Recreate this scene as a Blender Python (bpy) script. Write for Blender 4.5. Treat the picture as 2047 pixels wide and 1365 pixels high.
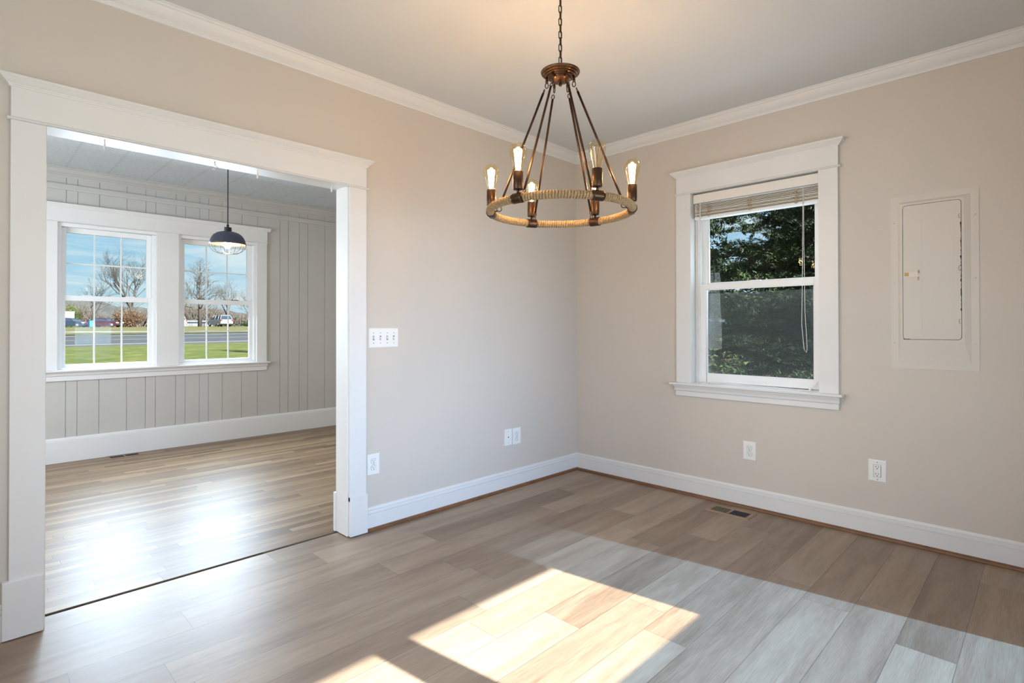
import bpy, bmesh, math, random
import numpy as np
from mathutils import Vector, Matrix

for o in list(bpy.data.objects):
    bpy.data.objects.remove(o)
SC = bpy.context.scene
COL = SC.collection
PI = math.pi

# ------------------------------------------------------------------ camera
def make_camera():
    cd = bpy.data.cameras.new('camera'); co = bpy.data.objects.new('camera', cd); COL.objects.link(co)
    cd.sensor_width = 36.0; cd.lens = 36.0 * 1091.39 / 2047.0
    cd.shift_y = -35.75 / 2047.0
    cd.clip_start = 0.05; cd.clip_end = 2000
    yaw, pitch, roll = (math.radians(a) for a in (45.3367, 0.3629, -0.0593))
    s, c = math.sin, math.cos
    F = Vector((s(yaw)*c(pitch), c(yaw)*c(pitch), s(pitch)))
    R = Vector((c(yaw), -s(yaw), 0)); U = R.cross(F)
    R2 = R*c(roll) + U*s(roll); U2 = -R*s(roll) + U*c(roll)
    m = Matrix((R2, U2, -F)).transposed().to_4x4()
    m.translation = Vector((-3.6413, -2.8387, 1.188))
    co.matrix_world = m
    SC.camera = co
make_camera()

# ------------------------------------------------------------------ sky, sun, daylight, exposure
SC.view_settings.view_transform = 'Standard'
SC.view_settings.look = 'None'
SC.view_settings.gamma = 1.0
SC.view_settings.use_curve_mapping = False
SC.view_settings.exposure = 0.0
SC.cycles.use_denoising = True
SC.cycles.max_bounces = 9
SC.cycles.diffuse_bounces = 5
SC.cycles.glossy_bounces = 4
SC.cycles.transparent_max_bounces = 24
SC.cycles.caustics_reflective = False
SC.cycles.caustics_refractive = False
SC.cycles.sample_clamp_indirect = 6.0

def make_world():
    w = bpy.data.worlds.new('sky'); SC.world = w; w.use_nodes = True
    nt = w.node_tree; nt.nodes.clear()
    N = nt.nodes.new; L = nt.links.new
    out = N('ShaderNodeOutputWorld'); bg = N('ShaderNodeBackground')
    tc = N('ShaderNodeTexCoord'); sep = N('ShaderNodeSeparateXYZ')
    L(tc.outputs['Generated'], sep.inputs[0])
    ramp = N('ShaderNodeValToRGB'); e = ramp.color_ramp.elements
    e[0].position = 0.0; e[0].color = (0.62, 0.82, 0.92, 1)
    e[1].position = 0.35; e[1].color = (0.20, 0.42, 0.78, 1)
    m = e.new(0.10); m.color = (0.42, 0.70, 0.90, 1)
    L(sep.outputs['Z'], ramp.inputs[0])
    mp = N('ShaderNodeMapping'); mp.inputs['Scale'].default_value = (2.2, 2.2, 16.0)
    L(tc.outputs['Generated'], mp.inputs[0])
    nz = N('ShaderNodeTexNoise'); nz.inputs['Scale'].default_value = 2.6; nz.inputs['Detail'].default_value = 6
    nz.inputs['Roughness'].default_value = 0.62; nz.inputs['Distortion'].default_value = 0.6
    L(mp.outputs[0], nz.inputs['Vector'])
    cr = N('ShaderNodeValToRGB'); cr.color_ramp.elements[0].position = 0.40; cr.color_ramp.elements[1].position = 0.66
    L(nz.outputs[0], cr.inputs[0])
    mix = N('ShaderNodeMix'); mix.data_type = 'RGBA'
    mul = N('ShaderNodeMath'); mul.operation = 'MULTIPLY'; mul.inputs[1].default_value = 0.75
    L(cr.outputs[0], mul.inputs[0]); L(mul.outputs[0], mix.inputs[0])
    L(ramp.outputs[0], mix.inputs[6]); mix.inputs[7].default_value = (0.86, 0.94, 0.97, 1)
    L(mix.outputs[2], bg.inputs[0]); bg.inputs[1].default_value = 1.0
    L(bg.outputs[0], out.inputs[0])
make_world()

SUN_TAN = 0.62                       # tangent of the sun's height
SUN_SLOPE = -0.138                   # sideways drift of the rays per metre travelled along +Y
def make_sun():
    d = bpy.data.lights.new('sun', 'SUN'); o = bpy.data.objects.new('sun', d); COL.objects.link(o)
    d.energy = 30.0; d.angle = math.radians(0.6); d.color = (1.0, 0.985, 0.955)
    v = Vector((SUN_SLOPE, 1.0, 0)).normalized(); v.z = -SUN_TAN; v.normalize()
    o.rotation_euler = v.to_track_quat('-Z', 'Y').to_euler()
    o.location = (5, -30, 20)
make_sun()

def area(name, loc, direction, sx, sy, power, color, spread=180):
    d = bpy.data.lights.new(name, 'AREA'); o = bpy.data.objects.new(name, d); COL.objects.link(o)
    d.shape = 'RECTANGLE'; d.size = sx; d.size_y = sy; d.energy = power; d.color = color
    d.spread = math.radians(spread)
    o.location = loc
    o.rotation_euler = Vector(direction).to_track_quat('-Z', 'Z').to_euler()
    return o
SKYB = (0.56, 0.77, 1.0)
# daylight entering by the windows (lamps stand at the panes), plus added fill lamps
area('daylight_back_broad', (-2.22, -3.28, 1.08), (0.05, 1, -0.05), 1.86, 0.50, 34, (0.74, 0.87, 1.0), 175)
area('daylight_back_low', (-1.90, -3.28, 0.90), (0.12, 1, -0.17), 1.60, 0.70, 17, (0.42, 0.68, 1.0), 66)
area('daylight_front_one', (-2.67, 3.335, 1.46), (0, -1, -0.36), 0.66, 1.20, 38, (0.68, 0.84, 1.0), 140)
area('daylight_front_two', (-1.73, 3.335, 1.46), (0, -1, -0.36), 0.66, 1.20, 38, (0.68, 0.84, 1.0), 140)
area('fill_far_left', (-5.17, 1.75, 1.46), (1, 0, -0.15), 1.30, 1.30, 72, (0.86, 0.93, 1.0), 160)  # added fill to brighten the next room, from an invented side window
area('fill_near_left', (-4.66, -1.55, 1.46), (1, -0.15, 0.0), 1.50, 1.30, 22, (0.94, 0.97, 1.0), 170)  # added unseen fill lamp that evens out the main room
area('daylight_side', (0.30, -1.45, 1.45), (-1, 0, -0.15), 0.72, 1.15, 13, (0.70, 0.85, 1.0), 170)

# ------------------------------------------------------------------ helpers: objects
def link(name, me, mat=None, parent=None, loc=None):
    o = bpy.data.objects.new(name, me); COL.objects.link(o)
    if mat is not None and me is not None and not me.materials: me.materials.append(mat)
    if parent is not None: o.parent = parent
    if loc is not None: o.location = loc
    return o
def tag(o, label=None, cat=None, group=None, kind=None):
    if label: o['label'] = label
    if cat: o['category'] = cat
    if group: o['group'] = group
    if kind: o['kind'] = kind
    return o
def thing(name, label, cat, loc=(0, 0, 0), rotz=0.0, group=None):
    o = bpy.data.objects.new(name, None); COL.objects.link(o)
    o.location = loc; o.rotation_euler = (0, 0, rotz); o.empty_display_size = 0.1
    return tag(o, label, cat, group)
def setting(name, label=None):
    o = bpy.data.objects.new(name, None); COL.objects.link(o); o.empty_display_size = 0.1
    o['kind'] = 'structure'
    if label: o['label'] = label
    return o
def dup(root, loc, rotz, label, group=None, scale=None):
    r = root.copy(); COL.objects.link(r); r.location = loc; r.rotation_euler = (0, 0, rotz)
    r['label'] = label
    if group: r['group'] = group
    if scale is not None: r.scale = (scale, scale, scale) if not hasattr(scale, '__len__') else scale
    for ch in list(root.children):
        c = ch.copy(); COL.objects.link(c); c.parent = r
        for g in list(ch.children):
            d = g.copy(); COL.objects.link(d); d.parent = c
    return r

class MB:
    """collects shapes, then links them as one mesh object"""
    def __init__(s): s.v = []; s.f = []; s.sm = []
    def add(s, vs, fs, smooth=False):
        n = len(s.v); s.v += [tuple(p) for p in vs]
        for f in fs: s.f.append(tuple(i + n for i in f)); s.sm.append(smooth)
        return s
    def box(s, x0, x1, y0, y1, z0, z1):
        if x0 > x1: x0, x1 = x1, x0
        if y0 > y1: y0, y1 = y1, y0
        if z0 > z1: z0, z1 = z1, z0
        vs = [(x0,y0,z0),(x1,y0,z0),(x1,y1,z0),(x0,y1,z0),(x0,y0,z1),(x1,y0,z1),(x1,y1,z1),(x0,y1,z1)]
        return s.add(vs, [(0,3,2,1),(4,5,6,7),(0,1,5,4),(1,2,6,5),(2,3,7,6),(3,0,4,7)])
    def prism(s, poly, axis, a, b):
        """poly: 2-D outline; axis x: (y,z), y: (x,z), z: (x,y)"""
        n = len(poly)
        def P(p, t):
            return {'x': (t, p[0], p[1]), 'y': (p[0], t, p[1]), 'z': (p[0], p[1], t)}[axis]
        vs = [P(p, a) for p in poly] + [P(p, b) for p in poly]
        fs = [tuple(range(n))[::-1], tuple(range(n, 2*n))] + [(i, (i+1) % n, n+(i+1) % n, n+i) for i in range(n)]
        return s.add(vs, fs)
    def lathe(s, prof, c=(0, 0, 0), n=24, axis='z', smooth=True, cap=True):
        vs = []; m = len(prof)
        for (r, h) in prof:
            for k in range(n):
                a = 2*PI*k/n; p = (r*math.cos(a), r*math.sin(a), h)
                if axis == 'x': p = (p[2], p[0], p[1])
                if axis == 'y': p = (p[0], p[2], p[1])
                vs.append((p[0]+c[0], p[1]+c[1], p[2]+c[2]))
        fs = [(i*n+k, i*n+(k+1) % n, (i+1)*n+(k+1) % n, (i+1)*n+k) for i in range(m-1) for k in range(n)]
        s.add(vs, fs, smooth)
        if cap:
            for i in (0, m-1):
                if prof[i][0] > 1e-5:
                    s.add(vs[i*n:(i+1)*n], [tuple(range(n)) if i else tuple(range(n))[::-1]])
        return s
    def tube(s, pts, r, n=8, closed=False, smooth=True):
        pts = [Vector(p) for p in pts]; m = len(pts)
        rs = r if hasattr(r, '__len__') else [r]*m
        vs = []; prev = None
        for i, p in enumerate(pts):
            if closed: t = pts[(i+1) % m] - pts[i-1]
            else: t = pts[min(i+1, m-1)] - pts[max(i-1, 0)]
            t.normalize()
            if prev is None:
                u = t.orthogonal().normalized()
            else:
                u = (prev - t*prev.dot(t))
                u = u.normalized() if u.length > 1e-6 else t.orthogonal().normalized()
            prev = u; w = t.cross(u)
            for k in range(n):
                a = 2*PI*k/n
                vs.append(p + (u*math.cos(a) + w*math.sin(a))*rs[i])
        fs = []
        for i in range(m if closed else m-1):
            j = (i+1) % m
            fs += [(i*n+k, i*n+(k+1) % n, j*n+(k+1) % n, j*n+k) for k in range(n)]
        s.add(vs, fs, smooth)
        if not closed:
            s.add(vs[:n], [tuple(range(n))[::-1]]); s.add(vs[-n:], [tuple(range(n))])
        return s
    def sweep(s, path, prof, prev=None, nxt=None):
        """moulding: prof (distance off the wall, z) carried along path with the room on its right hand"""
        pts = [Vector((p[0], p[1])) for p in path]
        full = ([Vector(prev)] if prev else []) + pts + ([Vector(nxt)] if nxt else [])
        o0 = 1 if prev else 0; n = len(prof); vs = []
        def nrm(a, b):
            d = (b-a).normalized(); return Vector((d.y, -d.x))
        for i in range(len(pts)):
            k = i + o0
            ns = []
            if k > 0: ns.append(nrm(full[k-1], full[k]))
            if k < len(full)-1: ns.append(nrm(full[k], full[k+1]))
            mv = ns[0] if len(ns) == 1 else (ns[0]+ns[1])/(1+ns[0].dot(ns[1]))
            for (d, z) in prof: vs.append((pts[i].x+mv.x*d, pts[i].y+mv.y*d, z))
        fs = []
        for i in range(len(pts)-1):
            fs += [(i*n+k, i*n+(k+1) % n, (i+1)*n+(k+1) % n, (i+1)*n+k) for k in range(n)]
        fs += [tuple(range(n)), tuple(range((len(pts)-1)*n, len(pts)*n))[::-1]]
        return s.add(vs, fs)
    def build(s, name, mat=None, parent=None, bevel=0.0, loc=None, seg=2):
        me = bpy.data.meshes.new(name)
        me.from_pydata(s.v, [], s.f); me.validate()
        if len(me.polygons) == len(s.sm): me.polygons.foreach_set('use_smooth', s.sm)
        bm = bmesh.new(); bm.from_mesh(me); bmesh.ops.remove_doubles(bm, verts=bm.verts, dist=1e-6)
        bmesh.ops.recalc_face_normals(bm, faces=bm.faces); bm.to_mesh(me); bm.free()
        o = link(name, me, mat, parent, loc)
        if bevel > 0:
            md = o.modifiers.new('bevel', 'BEVEL'); md.width = bevel; md.segments = seg; md.limit_method = 'ANGLE'
            md.angle_limit = math.radians(40)
        return o

def wall_grid(u0, u1, v0, v1, holes, a, b, put):
    """a slab from a to b with rectangular holes (u0,u1,v0,v1); put(u,v,w) places a point"""
    us = sorted({u0, u1, *[h[0] for h in holes], *[h[1] for h in holes]})
    vs_ = sorted({v0, v1, *[h[2] for h in holes], *[h[3] for h in holes]})
    us = [u for u in us if u0 <= u <= u1]; vs_ = [v for v in vs_ if v0 <= v <= v1]
    def solid(i, j):
        if i < 0 or j < 0 or i >= len(us)-1 or j >= len(vs_)-1: return False
        cu = (us[i]+us[i+1])/2; cv = (vs_[j]+vs_[j+1])/2
        return not any(h[0] < cu < h[1] and h[2] < cv < h[3] for h in holes)
    m = MB()
    for i in range(len(us)-1):
        for j in range(len(vs_)-1):
            if not solid(i, j): continue
            A, B, Cc, D = us[i], us[i+1], vs_[j], vs_[j+1]
            m.add([put(A,Cc,a),put(B,Cc,a),put(B,D,a),put(A,D,a)], [(0,1,2,3)])
            m.add([put(A,Cc,b),put(B,Cc,b),put(B,D,b),put(A,D,b)], [(3,2,1,0)])
            for (di, dj, p, q) in ((-1,0,(A,Cc),(A,D)), (1,0,(B,Cc),(B,D)), (0,-1,(A,Cc),(B,Cc)), (0,1,(A,D),(B,D))):
                if not solid(i+di, j+dj):
                    m.add([put(*p,a),put(*q,a),put(*q,b),put(*p,b)], [(0,1,2,3)])
    return m

# ------------------------------------------------------------------ helpers: materials
def newmat(name):
    m = bpy.data.materials.new(name); m.use_nodes = True
    nt = m.node_tree
    return m, nt, nt.nodes['Principled BSDF'], nt.nodes['Material Output']
def simple(name, color, rough=0.5, metal=0.0, noise=0.0, nscale=8.0, spec=0.5, bump=0.0, bscale=200.0):
    m, nt, p, out = newmat(name); N = nt.nodes.new; L = nt.links.new
    p.inputs['Base Color'].default_value = (*color, 1); p.inputs['Roughness'].default_value = rough
    p.inputs['Metallic'].default_value = metal; p.inputs['Specular IOR Level'].default_value = spec
    tc = N('ShaderNodeTexCoord')
    if noise > 0:
        nz = N('ShaderNodeTexNoise'); nz.inputs['Scale'].default_value = nscale; nz.inputs['Detail'].default_value = 4
        L(tc.outputs['Object'], nz.inputs['Vector'])
        mr = N('ShaderNodeMapRange'); mr.inputs['To Min'].default_value = 1-noise; mr.inputs['To Max'].default_value = 1+noise
        mr.inputs['From Min'].default_value = 0.25; mr.inputs['From Max'].default_value = 0.75
        L(nz.outputs[0], mr.inputs[0])
        hs = N('ShaderNodeHueSaturation'); hs.inputs['Color'].default_value = (*color, 1)
        L(mr.outputs[0], hs.inputs['Value']); L(hs.outputs[0], p.inputs['Base Color'])
    if bump > 0:
        nb = N('ShaderNodeTexNoise'); nb.inputs['Scale'].default_value = bscale; nb.inputs['Detail'].default_value = 2
        L(tc.outputs['Object'], nb.inputs['Vector'])
        b = N('ShaderNodeBump'); b.inputs['Strength'].default_value = bump; b.inputs['Distance'].default_value = 0.002
        L(nb.outputs[0], b.inputs['Height']); L(b.outputs[0], p.inputs['Normal'])
    return m
def emitter(name, color, strength):
    m, nt, p, out = newmat(name)
    p.inputs['Base Color'].default_value = (*color, 1)
    p.inputs['Emission Color'].default_value = (*color, 1); p.inputs['Emission Strength'].default_value = strength
    return m
def thin_glass(name, tint, gloss=0.06, rough=0.0):
    m, nt, p, out = newmat(name); N = nt.nodes.new; L = nt.links.new
    nt.nodes.remove(p)
    t = N('ShaderNodeBsdfTransparent'); t.inputs[0].default_value = (*tint, 1)
    g = N('ShaderNodeBsdfGlossy'); g.inputs['Roughness'].default_value = rough
    lw = N('ShaderNodeLayerWeight'); lw.inputs[0].default_value = 0.25
    mr = N('ShaderNodeMapRange'); mr.inputs['To Min'].default_value = gloss; mr.inputs['To Max'].default_value = 0.60
    L(lw.outputs['Facing'], mr.inputs[0])
    pw = N('ShaderNodeMath'); pw.operation = 'POWER'; pw.inputs[1].default_value = 3.0
    L(lw.outputs['Facing'], pw.inputs[0]); L(pw.outputs[0], mr.inputs[0])
    mx = N('ShaderNodeMixShader'); L(mr.outputs[0], mx.inputs[0]); L(t.outputs[0], mx.inputs[1]); L(g.outputs[0], mx.inputs[2])
    L(mx.outputs[0], out.inputs[0])
    return m
def screen_mat():
    m, nt, p, out = newmat('insect_mesh'); N = nt.nodes.new; L = nt.links.new
    t = N('ShaderNodeBsdfTransparent'); mx = N('ShaderNodeMixShader'); mx.inputs[0].default_value = 0.30
    p.inputs['Base Color'].default_value = (0.16, 0.17, 0.17, 1); p.inputs['Roughness'].default_value = 0.8
    L(t.outputs[0], mx.inputs[1]); L(p.outputs[0], mx.inputs[2]); L(mx.outputs[0], out.inputs[0])
    return m
def gobo_glass():
    # added gobo: blue tint closing towards the top, fades sunlight on the floor
    m = thin_glass('graded_gobo_glass', (1, 1, 1), 0.02); nt = m.node_tree; N = nt.nodes.new; L = nt.links.new
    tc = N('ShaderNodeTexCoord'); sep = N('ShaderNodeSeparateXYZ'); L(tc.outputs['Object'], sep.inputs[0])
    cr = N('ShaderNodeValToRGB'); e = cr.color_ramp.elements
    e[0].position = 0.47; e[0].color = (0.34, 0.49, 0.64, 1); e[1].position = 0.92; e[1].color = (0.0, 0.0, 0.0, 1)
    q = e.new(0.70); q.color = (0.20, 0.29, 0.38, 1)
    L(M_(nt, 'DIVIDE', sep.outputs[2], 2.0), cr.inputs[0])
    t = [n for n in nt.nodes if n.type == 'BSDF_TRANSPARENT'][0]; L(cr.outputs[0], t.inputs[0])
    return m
def M_(nt, op, a, b=None, c=None):
    n = nt.nodes.new('ShaderNodeMath'); n.operation = op
    for i, x in enumerate((a, b, c)):
        if x is None: continue
        if isinstance(x, (int, float)): n.inputs[i].default_value = x
        else: nt.links.new(x, n.inputs[i])
    return n.outputs[0]
def plank_floor(name, width, length, ramp, rough, grain, seam_w, seam_dark, cup=0.0, y0=0.0, tone=0.35, seed=0.0, gap_v=0.4, coat=0.0):
    m, nt, p, out = newmat(name); N = nt.nodes.new; L = nt.links.new
    tc = N('ShaderNodeTexCoord'); sep = N('ShaderNodeSeparateXYZ'); L(tc.outputs['Object'], sep.inputs[0])
    X, Y = sep.outputs[0], sep.outputs[1]
    yy = M_(nt, 'DIVIDE', M_(nt, 'SUBTRACT', Y, y0), width)
    row = M_(nt, 'FLOOR', yy); fy = M_(nt, 'SUBTRACT', yy, row)
    wn = N('ShaderNodeTexWhiteNoise'); wn.noise_dimensions = '1D'; L(M_(nt, 'ADD', row, seed + 0.37), wn.inputs['W'])
    xx = M_(nt, 'DIVIDE', M_(nt, 'ADD', X, M_(nt, 'MULTIPLY', wn.outputs['Value'], length)), length)
    col = M_(nt, 'FLOOR', xx); fx = M_(nt, 'SUBTRACT', xx, col)
    cb = N('ShaderNodeCombineXYZ'); L(row, cb.inputs[0]); L(col, cb.inputs[1]); cb.inputs[2].default_value = seed
    w2 = N('ShaderNodeTexWhiteNoise'); w2.noise_dimensions = '3D'; L(cb.outputs[0], w2.inputs['Vector'])
    rnd = w2.outputs['Value']
    # long soft figure along the plank, shifted from plank to plank
    off = N('ShaderNodeVectorMath'); off.operation = 'MULTIPLY_ADD'
    L(w2.outputs['Color'], off.inputs[0]); off.inputs[1].default_value = (40, 40, 40); L(tc.outputs['Object'], off.inputs[2])
    mp = N('ShaderNodeMapping'); mp.inputs['Scale'].default_value = (1.1, 9.0, 1.0); L(off.outputs[0], mp.inputs[0])
    n1 = N('ShaderNodeTexNoise'); n1.inputs['Scale'].default_value = 1.6; n1.inputs['Detail'].default_value = 4; n1.inputs['Distortion'].default_value = 0.5
    L(mp.outputs[0], n1.inputs['Vector'])
    mp2 = N('ShaderNodeMapping'); mp2.inputs['Scale'].default_value = (9.0, 230.0, 1.0); L(off.outputs[0], mp2.inputs[0])
    n2 = N('ShaderNodeTexNoise'); n2.inputs['Scale'].default_value = 1.5; n2.inputs['Detail'].default_value = 3
    L(mp2.outputs[0], n2.inputs['Vector'])
    v = M_(nt, 'MULTIPLY', rnd, tone)
    v = M_(nt, 'ADD', v, M_(nt, 'MULTIPLY', n1.outputs[0], 1.0 - tone))
    v = M_(nt, 'ADD', v, M_(nt, 'MULTIPLY', M_(nt, 'SUBTRACT', n2.outputs[0], 0.5), grain))
    cr = N('ShaderNodeValToRGB'); e = cr.color_ramp.elements
    while len(e) < len(ramp): e.new(0.5)
    for i, (pos, c) in enumerate(ramp): e[i].position = pos; e[i].color = (*c, 1)
    L(v, cr.inputs[0])
    def edge(f, half):
        d = M_(nt, 'MINIMUM', f, M_(nt, 'SUBTRACT', 1.0, f))
        return M_(nt, 'LESS_THAN', d, half)
    s = M_(nt, 'MAXIMUM', edge(fy, seam_w/width), edge(fx, seam_w/length))
    mx = N('ShaderNodeMix'); mx.data_type = 'RGBA'; L(M_(nt, 'MULTIPLY', s, gap_v), mx.inputs[0]); L(cr.outputs[0], mx.inputs[6])
    mx.inputs[7].default_value = (*seam_dark, 1)
    L(mx.outputs[2], p.inputs['Base Color'])
    p.inputs['Roughness'].default_value = rough
    rr = M_(nt, 'ADD', rough-0.06, M_(nt, 'MULTIPLY', n2.outputs[0], 0.12)); L(rr, p.inputs['Roughness'])
    if coat: p.inputs['Coat Weight'].default_value = coat; p.inputs['Coat Roughness'].default_value = 0.22
    h = M_(nt, 'SUBTRACT', M_(nt, 'MULTIPLY', n2.outputs[0], 0.25), s)
    if cup > 0:
        q = M_(nt, 'SUBTRACT', fy, 0.5); h = M_(nt, 'ADD', h, M_(nt, 'MULTIPLY', M_(nt, 'MULTIPLY', q, q), cup))
        lw = N('ShaderNodeTexNoise'); lw.inputs['Scale'].default_value = 1.3; L(tc.outputs['Object'], lw.inputs['Vector'])
        h = M_(nt, 'ADD', h, M_(nt, 'MULTIPLY', rnd, 0.5))
    b = N('ShaderNodeBump'); b.inputs['Strength'].default_value = 0.5; b.inputs['Distance'].default_value = 0.0009
    L(h, b.inputs['Height']); L(b.outputs[0], p.inputs['Normal'])
    return m

# ------------------------------------------------------------------ materials
MT = {}
MT['wall'] = simple('greige_wall_paint', (0.640, 0.585, 0.525), 0.75, noise=0.012, nscale=1.5, bump=0.10, bscale=260, spec=0.25)
MT['ceil'] = simple('white_ceiling_paint', (0.66, 0.685, 0.70), 0.85, noise=0.01, nscale=1.2, spec=0.2)
MT['trim'] = simple('white_trim_paint', (0.77, 0.765, 0.755), 0.42, noise=0.015, nscale=5, bump=0.06, bscale=60)
MT['panelling'] = simple('grey_panelling_paint', (0.54, 0.525, 0.495), 0.55, noise=0.03, nscale=3, bump=0.10, bscale=180)
MT['vinyl'] = simple('white_vinyl', (0.86, 0.87, 0.88), 0.35)
MT['plate'] = simple('white_plastic', (0.86, 0.86, 0.84), 0.3)
MT['slot'] = simple('dark_slot', (0.03, 0.03, 0.03), 0.6)
MT['gasket'] = simple('dark_gasket', (0.10, 0.10, 0.11), 0.7)
MT['screw'] = simple('grey_screw', (0.42, 0.42, 0.41), 0.4, metal=0.5)
MT['panelbox'] = simple('painted_steel', (0.655, 0.61, 0.55), 0.5, noise=0.01, nscale=2)
MT['latch'] = simple('cream_latch', (0.70, 0.65, 0.58), 0.45)
MT['bronze'] = simple('bronze_metal', (0.085, 0.045, 0.025), 0.38, metal=0.85, noise=0.15, nscale=30)
MT['bronze_hub'] = simple('rubbed_bronze', (0.105, 0.055, 0.028), 0.33, metal=0.9, noise=0.12, nscale=20)
MT['black'] = simple('black_metal', (0.018, 0.02, 0.028), 0.42, metal=0.3)
MT['shade'] = simple('slate_enamel', (0.040, 0.040, 0.062), 0.4)
MT['blackcord'] = simple('black_cord', (0.012, 0.012, 0.014), 0.7)
MT['shade_in'] = simple('copper_inside', (0.62, 0.34, 0.22), 0.4, metal=0.3)
MT['glass'] = thin_glass('window_glass', (0.95, 0.97, 0.96), 0.004)
MT['glass_gobo'] = gobo_glass()
MT['glass_dirty'] = thin_glass('screened_glass', (0.90, 0.93, 0.93), 0.005)
MT['glass_side'] = thin_glass('side_window_glass', (0.95, 0.97, 0.96), 0.006)
MT['bulb'] = thin_glass('amber_bulb_glass', (1.0, 0.92, 0.74), 0.07)
MT['bulbclear'] = thin_glass('clear_bulb_glass', (0.98, 0.90, 0.74), 0.09)
MT['filament'] = emitter('lit_filament', (1.0, 0.72, 0.36), 38)
MT['filament_off'] = simple('cold_filament', (0.45, 0.33, 0.18), 0.4, metal=0.4)
MT['lamp_on'] = emitter('lit_bulb', (1.0, 0.80, 0.52), 14)
MT['shoe'] = simple('brown_shoe_moulding', (0.17, 0.075, 0.030), 0.38, noise=0.25, nscale=14)
MT['gap'] = simple('dark_gap', (0.016, 0.013, 0.016), 0.9)
MT['slat'] = simple('faux_wood_slat', (0.80, 0.76, 0.69), 0.5)
MT['valance'] = simple('blind_valance', (0.82, 0.78, 0.73), 0.5)
MT['cord'] = simple('white_cord', (0.85, 0.83, 0.78), 0.7)
MT['ladder'] = simple('tan_ladder_cord', (0.55, 0.36, 0.18), 0.8)
MT['vent'] = simple('brown_vent', (0.30, 0.20, 0.135), 0.45, metal=0.2, noise=0.1, nscale=20)
MT['vent_slat'] = simple('olive_vent_slat', (0.19, 0.165, 0.10), 0.5, metal=0.2)
MT['brass'] = simple('old_brass', (0.30, 0.22, 0.08), 0.4, metal=0.7)
MT['screen'] = screen_mat()
MT['cream'] = simple('cream_hook', (0.78, 0.72, 0.62), 0.4)
MT['steel'] = simple('steel_hook', (0.55, 0.56, 0.58), 0.3, metal=0.8)
MT['lvp'] = plank_floor('vinyl_plank_floor', 0.181, 1.22,
    [(0.24, (0.168, 0.113, 0.077)), (0.45, (0.250, 0.180, 0.128)), (0.60, (0.304, 0.228, 0.164)), (0.80, (0.372, 0.292, 0.216))],
    0.40, 0.55, 0.0011, (0.05, 0.036, 0.028), y0=-0.062, tone=0.34, seed=3.0, gap_v=0.6)
MT['oak'] = plank_floor('oak_strip_floor', 0.057, 0.92,
    [(0.20, (0.105, 0.058, 0.028)), (0.42, (0.185, 0.112, 0.057)), (0.62, (0.262, 0.170, 0.090)), (0.84, (0.340, 0.238, 0.135))],
    0.41, 0.45, 0.0011, (0.022, 0.013, 0.009), cup=2.2, y0=0.135, tone=0.40, seed=9.0, gap_v=0.9)

def far_ceiling_mat():
    m, nt, p, out = newmat('textured_grey_ceiling'); N = nt.nodes.new; L = nt.links.new
    tc = N('ShaderNodeTexCoord')
    nz = N('ShaderNodeTexNoise'); nz.inputs['Scale'].default_value = 60; nz.inputs['Detail'].default_value = 4
    L(tc.outputs['Object'], nz.inputs['Vector'])
    sep = N('ShaderNodeSeparateXYZ'); L(tc.outputs['Object'], sep.inputs[0])
    fx = M_(nt, 'FRACT', M_(nt, 'DIVIDE', sep.outputs[0], 0.30))
    st = M_(nt, 'LESS_THAN', fx, 0.06)
    cr = N('ShaderNodeValToRGB'); cr.color_ramp.elements[0].position = 0.3; cr.color_ramp.elements[1].position = 0.7
    cr.color_ramp.elements[0].color = (0.50, 0.535, 0.555, 1); cr.color_ramp.elements[1].color = (0.62, 0.655, 0.67, 1)
    L(nz.outputs[0], cr.inputs[0])
    mx = N('ShaderNodeMix'); mx.data_type = 'RGBA'; L(M_(nt, 'MULTIPLY', st, 0.45), mx.inputs[0]); L(cr.outputs[0], mx.inputs[6])
    mx.inputs[7].default_value = (0.45, 0.48, 0.50, 1)
    L(mx.outputs[2], p.inputs['Base Color']); p.inputs['Roughness'].default_value = 0.8
    b = N('ShaderNodeBump'); b.inputs['Strength'].default_value = 0.6; b.inputs['Distance'].default_value = 0.003
    L(nz.outputs[0], b.inputs['Height']); L(b.outputs[0], p.inputs['Normal'])
    return m
MT['ceil_far'] = far_ceiling_mat()

def rope_mat():
    m, nt, p, out = newmat('jute_rope'); N = nt.nodes.new; L = nt.links.new
    tc = N('ShaderNodeTexCoord'); nz = N('ShaderNodeTexNoise'); nz.inputs['Scale'].default_value = 240; nz.inputs['Detail'].default_value = 3
    L(tc.outputs['Object'], nz.inputs['Vector'])
    cr = N('ShaderNodeValToRGB'); cr.color_ramp.elements[0].color = (0.20, 0.115, 0.048, 1); cr.color_ramp.elements[1].color = (0.50, 0.345, 0.185, 1)
    cr.color_ramp.elements[0].position = 0.3; cr.color_ramp.elements[1].position = 0.7
    L(nz.outputs[0], cr.inputs[0]); L(cr.outputs[0], p.inputs['Base Color']); p.inputs['Roughness'].default_value = 0.9
    b = N('ShaderNodeBump'); b.inputs['Strength'].default_value = 0.5; b.inputs['Distance'].default_value = 0.001
    L(nz.outputs[0], b.inputs['Height']); L(b.outputs[0], p.inputs['Normal'])
    return m
MT['rope'] = rope_mat()

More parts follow.
